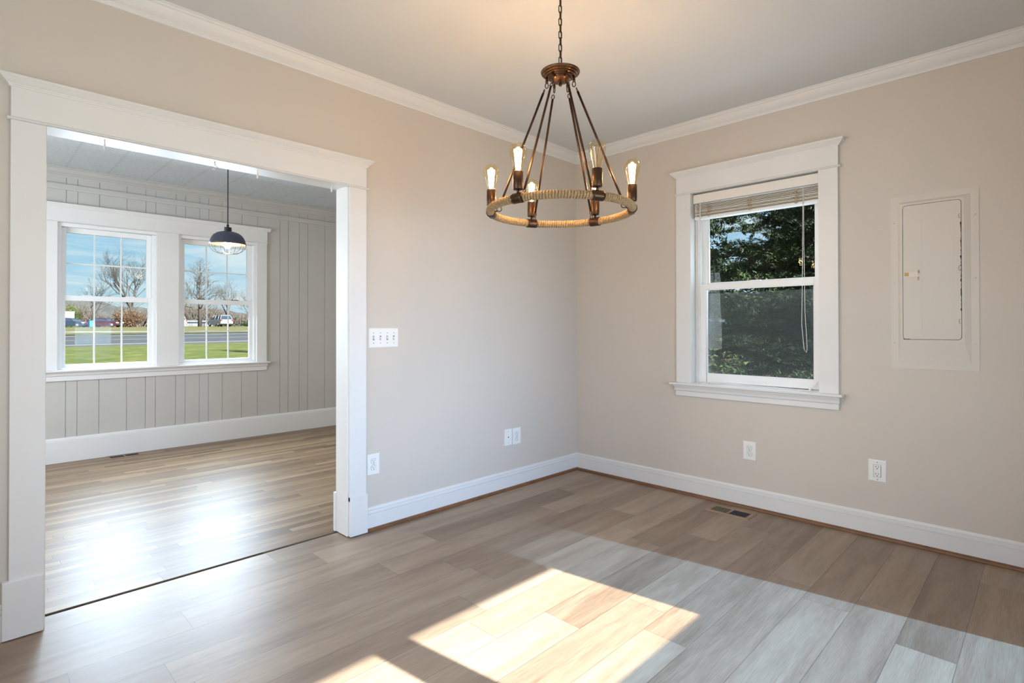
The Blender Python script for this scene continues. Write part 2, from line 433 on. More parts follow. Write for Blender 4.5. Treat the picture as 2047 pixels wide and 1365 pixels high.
# ================================================================== THE SHELL
CEIL, CEILF = 2.630, 2.596
XW, YB, YF = -4.70, -3.10, 3.37          # far left wall, back wall (inner face), far wall (inner face)
T = 0.125                                # partition thickness
WH = (-1.870, -1.020, 0.780, 2.145)      # side window hole (y0,y1,z0,z1)
FH = [(-3.045, -2.290, 0.805, 2.125), (-2.110, -1.348, 0.805, 2.125)]      # front window holes (x0,x1,z0,z1)
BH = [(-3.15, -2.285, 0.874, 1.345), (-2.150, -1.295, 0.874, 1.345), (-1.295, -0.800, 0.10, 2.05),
      (-3.15, -2.285, 0.10, 0.874), (-2.150, -1.295, 0.10, 0.874)]  # windows behind the camera, then openings for the added gobo panes
OX0, OX1, OZ = -3.400, -2.098, 1.990     # cased opening

def st(o): o['kind'] = 'structure'; return o
st(MB().box(XW-0.1, 0.14, YB-0.14, 0.108, -0.12, 0.0).build('floor', MT['lvp']))
st(MB().box(-5.2, 0.14, 0.133, YF+0.14, -0.12, 0.0).build('floor_far', MT['oak']))
st(MB().box(XW-0.1, 0.14, YB-0.14, T, CEIL, CEIL+0.12).build('ceiling', MT['ceil']))
st(MB().box(-5.2, 0.14, T, YF+0.14, CEILF, CEILF+0.154).build('ceiling_far', MT['ceil_far']))
st(wall_grid(-5.2, 0.0, -0.10, CEIL, [(OX0-0.02, OX1+0.02, -0.2, OZ+0.02)], 0.0, T, lambda u, v, w: (u, w, v)).build('wall_left', MT['wall']))
st(wall_grid(YB-0.14, YF+0.14, -0.40, CEIL, [WH], 0.0, 0.14, lambda u, v, w: (w, u, v)).build('wall_right', MT['wall']))
st(wall_grid(XW-0.1, 0.0, -0.40, CEIL, BH, YB-0.14, YB, lambda u, v, w: (u, w, v)).build('wall_back', MT['wall']))
st(wall_grid(YB, 0.0, -0.1, CEIL, [(-2.30, -0.80, 0.81, 2.11)], XW-0.1, XW, lambda u, v, w: (w, u, v)).build('wall_near', MT['wall']))  # hole is an invented opening for the added near fill lamp
st(wall_grid(0.0, YF, -0.1, CEILF+0.1, [(1.10, 2.40, 0.81, 2.11)], -5.3, -5.2, lambda u, v, w: (w, u, v)).build('wall_far_left', MT['panelling']))  # hole is invented too, added along with the far room's fill
st(wall_grid(-5.3, 0.0, -0.40, CEILF+0.1, FH, YF+0.006, YF+0.14, lambda u, v, w: (u, w, v)).build('wall_far', MT['panelling']))
# far wall panelling: boards of random width with open grooves, in one mesh
def panelling():
    px = [-5.2, -4.93, -4.72, -4.44, -4.18, -3.98, -3.70, -3.44, -3.20, -2.98, -2.900, -2.742, -2.533, -2.382, -2.299,
          -2.127, -2.043, -1.915, -1.829, -1.697, -1.504, -1.340, -1.094, -1.0, -0.872, -0.770, -0.56, -0.40, -0.22, 0.0]
    m = MB(); g = 0.0022
    for a, b in zip(px[:-1], px[1:]):
        x0, x1 = a+g, b-g
        cuts = [(max(h[0], x0), min(h[1], x1), h[2], h[3]) for h in FH if h[0] < x1 and h[1] > x0]
        mm = wall_grid(x0, x1, 0.0, CEILF, cuts, YF, YF+0.006, lambda u, v, w: (u, w, v))
        m.add(mm.v, mm.f)
    return m
st(panelling().build('trim_wall_panelling', MT['panelling']))

# threshold gap between the two floors
st(MB().box(OX0, OX1, 0.108, 0.133, -0.05, -0.006).build('trim_threshold_gap', MT['gap']))

# ------------------------------------------------------------------ mouldings
CROWN = [(0, 2.552), (0.007, 2.552), (0.009, 2.562), (0.013, 2.566), (0.013, 2.570), (0.022, 2.575), (0.034, 2.586), (0.043, 2.600),
         (0.048, 2.611), (0.055, 2.614), (0.058, 2.622), (0.064, 2.624), (0.064, CEIL), (0, CEIL)]
st(MB().sweep([(XW, 0), (0, 0)], CROWN, nxt=(0, -1)).build('trim_crown_left', MT['trim']))
st(MB().sweep([(0, 0), (0, YB)], CROWN, prev=(-1, 0)).build('trim_crown_right', MT['trim']))
def fcrown():
    z = CEILF
    return [(0, z-0.078), (0.006, z-0.078), (0.008, z-0.070), (0.012, z-0.066), (0.018, z-0.064), (0.036, z-0.048), (0.044, z-0.044), (0.044, z-0.038),
            (0.058, z-0.020), (0.064, z-0.018), (0.064, z-0.010), (0.074, z-0.008), (0.074, z), (0, z)]
st(MB().sweep([(-5.2, YF), (0, YF)], fcrown(), nxt=(0, 0)).build('trim_crown_far', MT['panelling']))
RAIL = [(0, 2.405), (0.010, 2.408), (0.014, 2.420), (0.014, 2.440), (0.018, 2.446), (0.018, 2.455), (0, 2.457)]
st(MB().sweep([(-5.2, YF), (0, YF)], RAIL, nxt=(0, 0)).build('trim_picture_rail', MT['panelling']))
BASE = [(0, 0.0), (0.015, 0.0), (0.015, 0.099), (0.0085, 0.1002), (0.0085, 0.1026), (0.0135, 0.104), (0.0125, 0.1195), (0.0060, 0.1203), (0.0060, 0.1228),
        (0.0100, 0.1245), (0.007, 0.134), (0.004, 0.137), (0, 0.137)]
st(MB().sweep([(-1.981, 0), (0, 0)], BASE, nxt=(0, -1)).build('baseboard_left', MT['trim']))
st(MB().sweep([(XW, 0), (-3.526, 0)], BASE).build('baseboard_near', MT['trim']))
st(MB().sweep([(0, 0), (0, YB)], BASE, prev=(-1, 0)).build('baseboard_right', MT['trim']))
SHOE = [(0.015, 0.0), (0.030, 0.0), (0.0298, 0.006), (0.0275, 0.012), (0.0225, 0.0175), (0.015, 0.0200)]
st(MB().sweep([(-1.981, 0), (0, 0)], SHOE, nxt=(0, -1)).build('trim_shoe_left', MT['shoe']))
st(MB().sweep([(0, 0), (0, YB)], SHOE, prev=(-1, 0)).build('trim_shoe_right', MT['shoe']))
BASEF = [(0, 0.0), (0.018, 0.0), (0.018, 0.184), (0.015, 0.186), (0.015, 0.188), (0.017, 0.190), (0.014, 0.207), (0.008, 0.214), (0, 0.216)]
st(MB().sweep([(-5.2, YF), (0, YF)], BASEF, nxt=(0, 0)).build('baseboard_far', MT['trim']))

# ------------------------------------------------------------------ the cased opening
def cased_opening():
    r = setting('trim_cased_opening', 'wide white cased opening to the next room')
    for x0, x1 in ((-3.507, -3.402), (-2.090, -1.987)):
        MB().box(x0, x1, -0.020, 0.0, 0.20, 1.984).build('casing', MT['trim'], r, 0.002)
        MB().box(x0, x1, T, T+0.020, 0.0, 1.984).build('back_casing', MT['trim'], r, 0.002)
    MB().box(-3.526, -3.406, -0.028, 0.0, 0.004, 0.224).build('plinth_block', MT['trim'], r, 0.003)
    MB().box(-2.090, -1.981, -0.028, 0.0, 0.004, 0.228).build('plinth_block', MT['trim'], r, 0.003)
    MB().box(-2.103, -1.99, T, T+0.027, 0.002, 0.228).build('plinth_block', MT['trim'], r, 0.003)
    MB().box(-3.507, -1.987, -0.021, 0.0, 1.996, 2.118).build('head_casing', MT['trim'], r, 0.002)
    MB().box(-3.507, -1.987, T, T+0.020, 1.993, 2.10).build('head_casing', MT['trim'], r, 0.002)
    prof = [(-0.018, 1.984), (-0.026, 1.986), (-0.029, 1.990), (-0.026, 1.994), (-0.018, 1.997), (0, 1.997), (0, 1.984)]
    MB().prism(prof, 'x', -3.518, -1.974).build('bead', MT['trim'], r)
    m = MB()                     # cap moulding with mitred returns
    cap = [(0.021, 2.110), (0.026, 2.110), (0.027, 2.114), (0.030, 2.117), (0.032, 2.121), (0.040, 2.128), (0.050, 2.138), (0.053, 2.140), (0.053, 2.150), (0, 2.150), (0, 2.110)]
    m.sweep([(-3.507, 0.0), (-3.507, -0.0001), (-1.987, -0.0001), (-1.987, 0.0)][1:3], cap)
    # flared ends
    def ends(x, sgn):
        c = MB(); a = []; b = []
        for d, z in cap:
            e = max(0.0, d-0.021)
            a.append((x, -d, z)); b.append((x + sgn*e, -d, z))
        n = len(cap)
        cc = [(x + sgn*max(0.0, d-0.021), 0.0, z) for d, z in cap]
        c.add(a+b, [(i, (i+1) % n, n+(i+1) % n, n+i) for i in range(n)])
        c.add(b+cc, [(i, (i+1) % n, n+(i+1) % n, n+i) for i in range(n)])
        return c
    for x, sg in ((-3.507, -1), (-1.987, 1)):
        e = ends(x, sg); m.add(e.v, e.f)
    m.build('cap_moulding', MT['trim'], r)
    MB().box(OX1, OX1+0.02, -0.002, T+0.002, 0.004, OZ).build('jamb', MT['trim'], r, 0.001)
    MB().box(OX0-0.02, OX0, -0.002, T+0.002, 0.004, OZ).build('jamb', MT['trim'], r, 0.001)
    MB().box(OX0-0.02, OX1+0.02, -0.002, T+0.002, OZ, OZ+0.02).build('head_jamb', MT['trim'], r, 0.001)
cased_opening()

# small hooks in the underside of the opening's head
def hook_mesh(open_loop):
    m = MB(); m.tube([(0, 0, 0), (0, 0, -0.018)], 0.0022, 8)
    if open_loop:
        pts = [(0, 0, -0.016)] + [(0.011*math.sin(a), 0, -0.029 + 0.011*math.cos(a)) for a in np.linspace(0.0, 4.6, 14)]
        m.tube(pts, 0.0019, 8)
    else:
        m.lathe([(0.0, -0.044), (0.0038, -0.042), (0.0046, -0.030), (0.0035, -0.018), (0.0022, -0.016)], n=10)
    return m
for x, y, op, lab in ((-3.208, 0.035, 0, 'small cream peg hook in the opening head, nearest its left end'),
                      (-2.775, 0.040, 1, 'small steel open hook in the middle of the opening head'),
                      (-2.575, 0.040, 0, 'small cream peg hook in the opening head beside the pendant cord'),
                      (-2.175, 0.035, 0, 'small cream peg hook in the opening head, nearest its right end')):
    o = hook_mesh(op).build('ceiling_hook', MT['steel'] if op else MT['cream'], loc=(x, y, OZ))
    tag(o, lab, 'hook', 'hooks in the opening head')

# ------------------------------------------------------------------ the side window
def side_window():
    r = setting('window_1', 'double hung window in the right wall')
    y0, y1 = WH[0], WH[1]
    MB().box(-0.020, 0, -1.030, -0.919, 0.792, 2.128).build('casing', MT['trim'], r, 0.002)
    MB().box(-0.020, 0, -1.950, -1.845, 0.792, 2.128).build('casing', MT['trim'], r, 0.002)
    MB().box(-0.021, 0, -1.952, -0.921, 2.140, 2.262).build('head_casing', MT['trim'], r, 0.002)
    MB().prism([(0, 2.128), (-0.018, 2.128), (-0.026, 2.130), (-0.029, 2.134), (-0.026, 2.138), (-0.018, 2.141), (0, 2.141)], 'y', -1.963, -0.910).build('bead', MT['trim'], r)
    m = MB(); cap = [(0.021, 2.254), (0.026, 2.254), (0.027, 2.258), (0.032, 2.262), (0.040, 2.270), (0.050, 2.280), (0.053, 2.282), (0.053, 2.293), (0, 2.293), (0, 2.254)]
    n = len(cap)
    def sec(y, k): return [(-d, y + k*max(0.0, d-0.021), z) for d, z in cap]
    A = sec(-0.921, 1); B = sec(-1.952, -1)
    m.add(A+B, [(i, (i+1) % n, n+(i+1) % n, n+i) for i in range(n)])
    for S_, s in ((A, 1), (B, -1)):
        C0 = [(0, p[1], p[2]) for p in S_]
        m.add(S_+C0, [(i, (i+1) % n, n+(i+1) % n, n+i) for i in range(n)])
    m.build('cap_moulding', MT['trim'], r)
    mm = MB().box(-0.060, 0.0, -1.976, -0.882, 0.778, 0.793); mm.box(-0.001, 0.075, y0, y1, 0.778, 0.793)
    mm.build('stool', MT['trim'], r, 0.003)
    MB().prism([(0, 0.778), (-0.040, 0.778), (-0.038, 0.768), (-0.030, 0.752), (-0.027, 0.736), (0, 0.736)], 'y', -1.956, -0.908).build('apron', MT['trim'], r)
    MB().box(-0.018, 0, -1.950, -0.914, 0.698, 0.734).build('apron', MT['trim'], r, 0.002)
    # jamb liner and vinyl frame
    j = MB().box(0, 0.14, y1-0.010, y1, 0.793, 2.145); j.box(0, 0.14, y0, y0+0.010, 0.793, 2.145); j.box(0, 0.14, y0, y1, 2.132, 2.145)
    j.build('jamb', MT['trim'], r)
    f = MB()
    for a, b in ((y1-0.046, y1-0.010), (y0+0.010, y0+0.032)):
        f.box(0.060, 0.140, a, b, 0.793, 2.132)
    for a in (y1-0.024,):
        f.box(0.052, 0.060, a, a+0.006, 0.793, 2.132); f.box(0.052, 0.060, a-0.014, a-0.008, 0.793, 2.132)
    f.box(0.060, 0.140, y0+0.01, y1-0.01, 0.780, 0.797); f.box(0.060, 0.140, y0+0.01, y1-0.01, 2.105, 2.132)
    f.build('window_frame', MT['vinyl'], r, 0.001)
    e = MB(); e.box(0.14, 0.215, y0-0.08, y0, 0.76, 2.22); e.box(0.14, 0.215, y1, y1+0.08, 0.76, 2.22); e.box(0.14, 0.215, y0, y1, 2.145, 2.22); e.box(0.14, 0.235, y0, y1, 0.74, 0.778)
    e.build('sun_block_casing', MT['trim'], r)  # unseen casing, added to keep direct sun off the left jamb
    def sash(xc, za, zb, bot, top, name, gl):
        s = MB(); ya, yb = y0+0.030, y1-0.044; st_ = 0.043
        s.box(xc-0.014, xc+0.014, yb-st_, yb, za, zb); s.box(xc-0.014, xc+0.014, ya, ya+st_, za, zb)
        s.box(xc-0.014, xc+0.014, ya+st_, yb-st_, za, za+bot); s.box(xc-0.014, xc+0.014, ya+st_, yb-st_, zb-top, zb)
        so = s.build(name, MT['vinyl'], r, 0.0025)
        g = MB(); w = 0.004
        g.box(xc-0.0135, xc-0.006, yb-st_-w, yb-st_, za+bot, zb-top); g.box(xc-0.0135, xc-0.006, ya+st_, ya+st_+w, za+bot, zb-top)
        g.box(xc-0.0135, xc-0.006, ya+st_, yb-st_, za+bot, za+bot+w); g.box(xc-0.0135, xc-0.006, ya+st_, yb-st_, zb-top-w, zb-top)
        g.build('glazing_bead', MT['vinyl'], so)
        MB().box(xc-0.002, xc+0.002, ya+st_, yb-st_, za+bot, zb-top).build('glass_pane', gl, so)
        return so
    lo = sash(0.078, 0.799, 1.490, 0.060, 0.040, 'lower_sash', MT['glass_dirty'])
    sash(0.112, 1.462, 2.105, 0.034, 0.040, 'upper_sash', MT['glass_side'])
    MB().box(0.124, 0.125, y0+0.06, y1-0.06, 0.82, 1.425).build('insect_screen', MT['screen'], r)  # mesh stops short below the meeting rail to imitate a shadow band
    MB().box(0.062, 0.085, -1.478, -1.408, 1.490, 1.500).build('sash_lock', MT['vinyl'], lo, 0.002)
    MB().box(0.058, 0.066, -1.510, -1.390, 0.812, 0.824).build('sash_lift', MT['vinyl'], lo, 0.002)
side_window()

def window_blind():
    r = thing('window_blind', 'off-white slatted blind raised to the top of the side window', 'blind', (0.0, -1.445, 2.128))
    def B(m, x0, x1, y0, y1, z0, z1): m.box(x0, x1, y0+1.445, y1+1.445, z0-2.128, z1-2.128); return m
    y0, y1 = -1.858, -1.034
    B(MB(), 0.012, 0.022, y0, y1, 2.058, 2.120).build('valance', MT['valance'], r, 0.003)
    B(MB(), 0.024, 0.058, y0+0.006, y1-0.006, 2.066, 2.118).build('headrail', MT['vinyl'], r, 0.002)
    m = MB()
    rng = random.Random(4)
    z = 2.056
    for k in range(13):
        z -= 0.0062 if k > 3 else 0.0085
        dx = rng.uniform(-0.002, 0.002); t = rng.uniform(-0.0022, 0.0022)
        ys = (y0+0.014, y1-0.012)
        sec = [(0.016+dx, z-0.0008+t), (0.041+dx, z+0.0018), (0.066+dx, z-0.0008-t), (0.066+dx, z+0.0018-t), (0.041+dx, z+0.0046), (0.016+dx, z+0.0018+t)]
        m.prism([(a, b-2.128) for a, b in sec], 'y', ys[0]+1.445, ys[1]+1.445)
    m.build('slat_stack', MT['slat'], r)
    B(MB(), 0.014, 0.067, y0+0.012, y1-0.010, 1.944, 1.962).build('bottom_rail', MT['vinyl'], r, 0.003)
    for yc in (-1.150, -1.430, -1.712):
        lm = MB()
        for k in range(9):
            zz = 2.046 - k*0.0105; a = yc + rng.uniform(-0.008, 0.008)
            lm.tube([(0.013, a+1.445-0.014, zz-2.128), (0.010, a+1.445, zz-2.128-0.006), (0.013, a+1.445+0.012, zz-2.128-0.001)], 0.0013, 5)
            lm.tube([(0.013, a+1.445+0.010, zz-2.128), (0.011, a+1.445-0.003, zz-2.128-0.009)], 0.0011, 5)
        lm.build('ladder_cord', MT['ladder'], r)
    w = MB().tube([(0.004, -1.092+1.445, 2.060-2.128), (0.003, -1.090+1.445, 1.262-2.128)], 0.0042, 8)
    w.build('tilt_wand', MT['cord'], r)
    cy = -1.752+1.445
    pts = [(0.012, cy, 2.06-2.128), (0.012, cy+0.004, 1.60-2.128), (0.012, cy+0.010, 1.20-2.128), (0.014, cy-0.002, 1.05-2.128), (0.013, cy-0.016, 1.03-2.128),
           (0.012, cy-0.020, 1.06-2.128), (0.012, cy-0.008, 1.30-2.128), (0.012, cy-0.004, 1.70-2.128), (0.012, cy-0.004, 2.06-2.128)]
    MB().tube(pts, 0.0014, 6).build('lift_cord', MT['cord'], r)
window_blind()
def cord_on_sill():
    m = MB(); rng = random.Random(2); pts = []
    for k in range(26):
        a = k*0.9; pts.append((0.030+0.016*math.sin(a)+rng.uniform(-.004, .004), -1.130-0.0045*k+0.014*math.cos(a*1.3), 0.7955+0.005*abs(math.sin(a*0.7))))
    m.tube(pts, 0.0017, 6)
    m.lathe([(0.0, 0.0), (0.004, 0.002), (0.006, 0.012), (0.003, 0.022), (0.0, 0.023)], c=(0.026, -1.150, 0.793), n=10)
    o = m.build('blind_cord', MT['cord']); tag(o, 'loose tangle of white blind cord on the left of the window sill', 'cord')
    m = MB(); m.tube([(-0.012, -1.735, 0.7955), (0.010, -1.760, 0.796), (0.030, -1.785, 0.800), (0.052, -1.806, 0.835), (0.058, -1.818, 0.852)], 0.0022, 6)
    m.lathe([(0.0, 0.0), (0.005, 0.002), (0.006, 0.010), (0.0, 0.018)], c=(0.028, -1.782, 0.797), n=10)
    o = m.build('blind_cord', MT['cord']); tag(o, 'white knotted cord end on the right of the window sill', 'cord')
cord_on_sill()

# ------------------------------------------------------------------ the two front windows beyond the opening
def front_surround():
    r = setting('trim_front_window_surround', 'shared white casing round the pair of front windows')
    y = YF
    MB().box(-3.155, -3.040, y-0.020, y, 0.812, 2.120).build('casing', MT['trim'], r, 0.002)
    MB().box(-2.296, -2.104, y-0.020, y, 0.812, 2.120).build('casing', MT['trim'], r, 0.002)
    MB().box(-1.354, -1.246, y-0.020, y, 0.812, 2.120).build('casing', MT['trim'], r, 0.002)
    MB().box(-3.160, -1.242, y-0.022, y, 2.120, 2.252).build('head_casing', MT['trim'], r, 0.002)
    MB().prism([(y, 2.116), (y-0.020, 2.116), (y-0.027, 2.121), (y-0.020, 2.126), (y, 2.126)], 'x', -3.170, -1.234).build('bead', MT['trim'], r)
    prof = [(y, 2.246), (y-0.022, 2.246), (y-0.030, 2.252), (y-0.040, 2.266), (y-0.048, 2.272), (y-0.048, 2.282), (y, 2.282)]
    MB().prism(prof, 'x', -3.195, -1.212).build('cap_moulding', MT['trim'], r)
    MB().box(-3.180, -1.218, y-0.055, y+0.05, 0.797, 0.812).build('stool', MT['trim'], r, 0.003)
    MB().prism([(y, 0.797), (y-0.036, 0.797), (y-0.028, 0.780), (y-0.024, 0.762), (y, 0.762)], 'x', -3.165, -1.238).build('apron', MT['trim'], r)
    MB().box(-3.160, -1.244, y-0.016, y, 0.716, 0.760).build('apron', MT['trim'], r, 0.002)
front_surround()
def front_window(name, x0, x1, label):
    r = setting(name, label)
    y = YF
    f = MB(); w = 0.030
    f.box(x0, x0+w, y+0.004, y+0.12, 0.832, 2.086); f.box(x1-w, x1, y+0.004, y+0.12, 0.832, 2.086)
    f.box(x0, x1, y+0.004, y+0.12, 2.086, 2.125); f.box(x0, x1, y+0.015, y+0.12, 0.805, 0.832)
    f.box(x0+w, x0+w+0.006, y+0.020, y+0.028, 0.832, 2.086); f.box(x1-w-0.006, x1-w, y+0.020, y+0.028, 0.832, 2.086)
    f.build('window_frame', MT['vinyl'], r, 0.0015)
    g0 = (x0+x1)/2
    def sash(yc, za, zb, ga, gb, hw, name, mz):
        s = MB(); xa, xb = x0+w+0.001, x1-w-0.001
        s.box(xa, g0-hw, yc-0.014, yc+0.014, za, zb); s.box(g0+hw, xb, yc-0.014, yc+0.014, za, zb)
        s.box(g0-hw, g0+hw, yc-0.014, yc+0.014, za, ga); s.box(g0-hw, g0+hw, yc-0.014, yc+0.014, gb, zb)
        so = s.build(name, MT['vinyl'], r, 0.002)
        MB().box(g0-hw, g0+hw, yc-0.0045, yc+0.0045, ga, gb).build('glass_pane', MT['glass'], so)
        m = MB()
        for k in (-1, 1): m.box(g0+k*hw/3-0.0062, g0+k*hw/3+0.0062, yc-0.0035, yc+0.0035, ga, gb)
        m.box(g0-hw, g0+hw, yc-0.003, yc+0.003, mz-0.0062, mz+0.0062)
        m.build('muntin', MT['vinyl'], so)
        return so
    lo = sash(y+0.048, 0.833, 1.474, 0.858, 1.428, 0.313, 'lower_sash', 1.148)
    sash(y+0.080, 1.450, 2.085, 1.477, 2.040, 0.304, 'upper_sash', 1.765)
    for k in (-0.16, 0.17):
        MB().box(g0+k-0.038, g0+k+0.038, y+0.036, y+0.060, 1.474, 1.483).build('sash_lock', MT['vinyl'] if x0 < -2.5 else MT['black'], lo, 0.003)
front_window('window_2', FH[0][0], FH[0][1], 'left front window beyond the opening')
front_window('window_3', FH[1][0], FH[1][1], 'right front window behind the pendant lamp')
# windows behind the camera where the sun comes in; tinted panes are added gobos
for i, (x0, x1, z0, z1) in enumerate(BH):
    r = setting('window_%d' % (i+4), 'window or added gobo pane in the wall behind the camera')
    MB().box(x0, x1, YB-0.10, YB-0.094, z0, z1).build('glass_pane', MT['glass_gobo'] if i >= 2 else MT['glass'], r)

# ------------------------------------------------------------------ wall plates
def on_wall(name, label, cat, wall, along, z, group=None):
    """local frame: x along the wall to the viewer's right, y into the wall, z up"""
    if wall == 'L': return thing(name, label, cat, (along, 0.0, z), 0.0, group)
    return thing(name, label, cat, (0.0, along, z), -PI/2, group)
def plate(r, w, h, t=0.006, holes=None):
    m = MB(); a, b = w/2, h/2; e = 0.005
    m.add([(-a,0,-b),(a,0,-b),(a,0,b),(-a,0,b),(-a,-t*0.45,-b),(a,-t*0.45,-b),(a,-t*0.45,b),(-a,-t*0.45,b),(-a+e,-t,-b+e),(a-e,-t,-b+e),(a-e,-t,b-e),(-a+e,-t,b-e)],
          [(0,1,5,4),(1,2,6,5),(2,3,7,6),(3,0,4,7),(4,5,9,8),(5,6,10,9),(6,7,11,10),(7,4,8,11),(8,9,10,11),(3,2,1,0)])
    return m.build('cover_plate', MT['plate'], r, 0.0008)
def screw(r, x, z, y=-0.006, rad=0.0032, dark=False):
    MB().lathe([(0.0, -0.0012), (rad, -0.0006), (rad, 0.0)], c=(x, y, z), n=12, axis='y').build('screw', MT['screw'], r)
def receptacle(r, z):
    m = MB(); pts = []
    R_ = 0.0172
    for k in range(28):
        a = 2*PI*k/28; pts.append((R_*math.cos(a), max(-0.0135, min(0.0135, R_*math.sin(a)))+z))
    m.prism(pts, 'y', -0.0086, -0.004)
    o = m.build('receptacle', MT['plate'], r, 0.0006)
    MB().box(-0.0075, -0.0052, -0.0092, -0.0080, z-0.001, z+0.0075).build('slot', MT['slot'], o); MB().box(0.0052, 0.0072, -0.0092, -0.0080, z-0.0002, z+0.0066).build('slot', MT['slot'], o)
    MB().lathe([(0.0026, -0.0092), (0.0026, -0.008)], c=(0, 0, z-0.0072), n=10, axis='y').build('ground_hole', MT['slot'], o)
    ring = MB().tube([(p[0]*1.035, -0.0063, z+(p[1]-z)*1.045) for p in pts], 0.0007, 4, closed=True); ring.build('gap', MT['gasket'], o)
def outlet(label, wall, along, z, group='duplex outlets'):
    r = on_wall('electrical_outlet', label, 'outlet', wall, along, z, group)
    plate(r, 0.083, 0.122); receptacle(r, 0.0195); receptacle(r, -0.0195); screw(r, 0, 0, -0.006, 0.003)
    return r
outlet('white duplex outlet low on the wall, beside the opening casing', 'L', -1.931, 0.384)
outlet('white duplex outlet beside the blank cable plate near the corner', 'L', -0.722, 0.378)
outlet('white duplex outlet below the side window, above the floor vent', 'R', -1.428, 0.376)
def gfci():
    r = on_wall('electrical_outlet', 'white square-faced outlet with test buttons below the breaker panel', 'outlet', 'R', -2.136, 0.376)
    plate(r, 0.087, 0.122)
    o = MB().box(-0.0168, 0.0168, -0.0085, -0.004, -0.0335, 0.0335).build('receptacle', MT['plate'], r, 0.001)
    for z in (0.0205, -0.0195):
        MB().box(-0.0076, -0.0050, -0.0092, -0.008, z-0.001, z+0.0075).build('slot', MT['slot'], o); MB().box(0.0050, 0.0074, -0.0092, -0.008, z-0.0005, z+0.0068).build('slot', MT['slot'], o)
        MB().lathe([(0.0028, -0.0092), (0.0028, -0.008)], c=(0, 0, z-0.0078), n=10, axis='y').build('ground_hole', MT['slot'], o)
    for z in (0.0045, -0.0045): MB().box(-0.007, 0.007, -0.0096, -0.008, z-0.0032, z+0.0032).build('test_button', MT['plate'], r, 0.0006)
    g = MB().tube([(-0.0178, -0.0066, -0.0345), (0.0178, -0.0066, -0.0345), (0.0178, -0.0066, 0.0345), (-0.0178, -0.0066, 0.0345)], 0.0008, 4, closed=True); g.build('gap', MT['gasket'], o)
    screw(r, 0, 0.048); screw(r, 0, -0.048)
gfci()
def cable_plate():
    r = on_wall('cable_wall_plate', 'white cable wall plate with a single dark hole, left of an outlet', 'wall plate', 'L', -0.8155, 0.382)
    MB().box(-0.037, 0.037, -0.008, 0.0, -0.059, 0.059).build('cover_plate', MT['plate'], r, 0.0015)
    MB().lathe([(0.0048, -0.0088), (0.0048, -0.007)], n=14, axis='y').build('hole', MT['slot'], r)
    screw(r, 0, 0.042, -0.008); screw(r, 0, -0.042, -0.008)
cable_plate()
def switch_plate():
    r = on_wall('light_switch', 'white four-gang light switch beside the opening', 'light switch', 'L', -1.862, 1.1245)
    plate(r, 0.204, 0.116)
    for k in range(4):
        x = -0.069 + 0.046*k
        MB().box(x-0.0052, x+0.0052, -0.0068, -0.005, -0.0125, 0.0125).build('toggle_slot', MT['gasket'], r)
        up = 1 if k in (0, 2) else -1
        t = MB().add([(x-0.0042, -0.006, -0.0085), (x+0.0042, -0.006, -0.0085), (x+0.0042, -0.006, 0.0085), (x-0.0042, -0.006, 0.0085),
                      (x-0.0034, -0.017, -0.004+0.008*up), (x+0.0034, -0.017, -0.004+0.008*up), (x+0.0034, -0.017, 0.003+0.008*up), (x-0.0034, -0.017, 0.003+0.008*up)],
                     [(0,3,2,1),(4,5,6,7),(0,1,5,4),(1,2,6,5),(2,3,7,6),(3,0,4,7)])
        t.build('toggle', MT['plate'], r, 0.0008)
        screw(r, x, 0.030); screw(r, x, -0.030)
switch_plate()

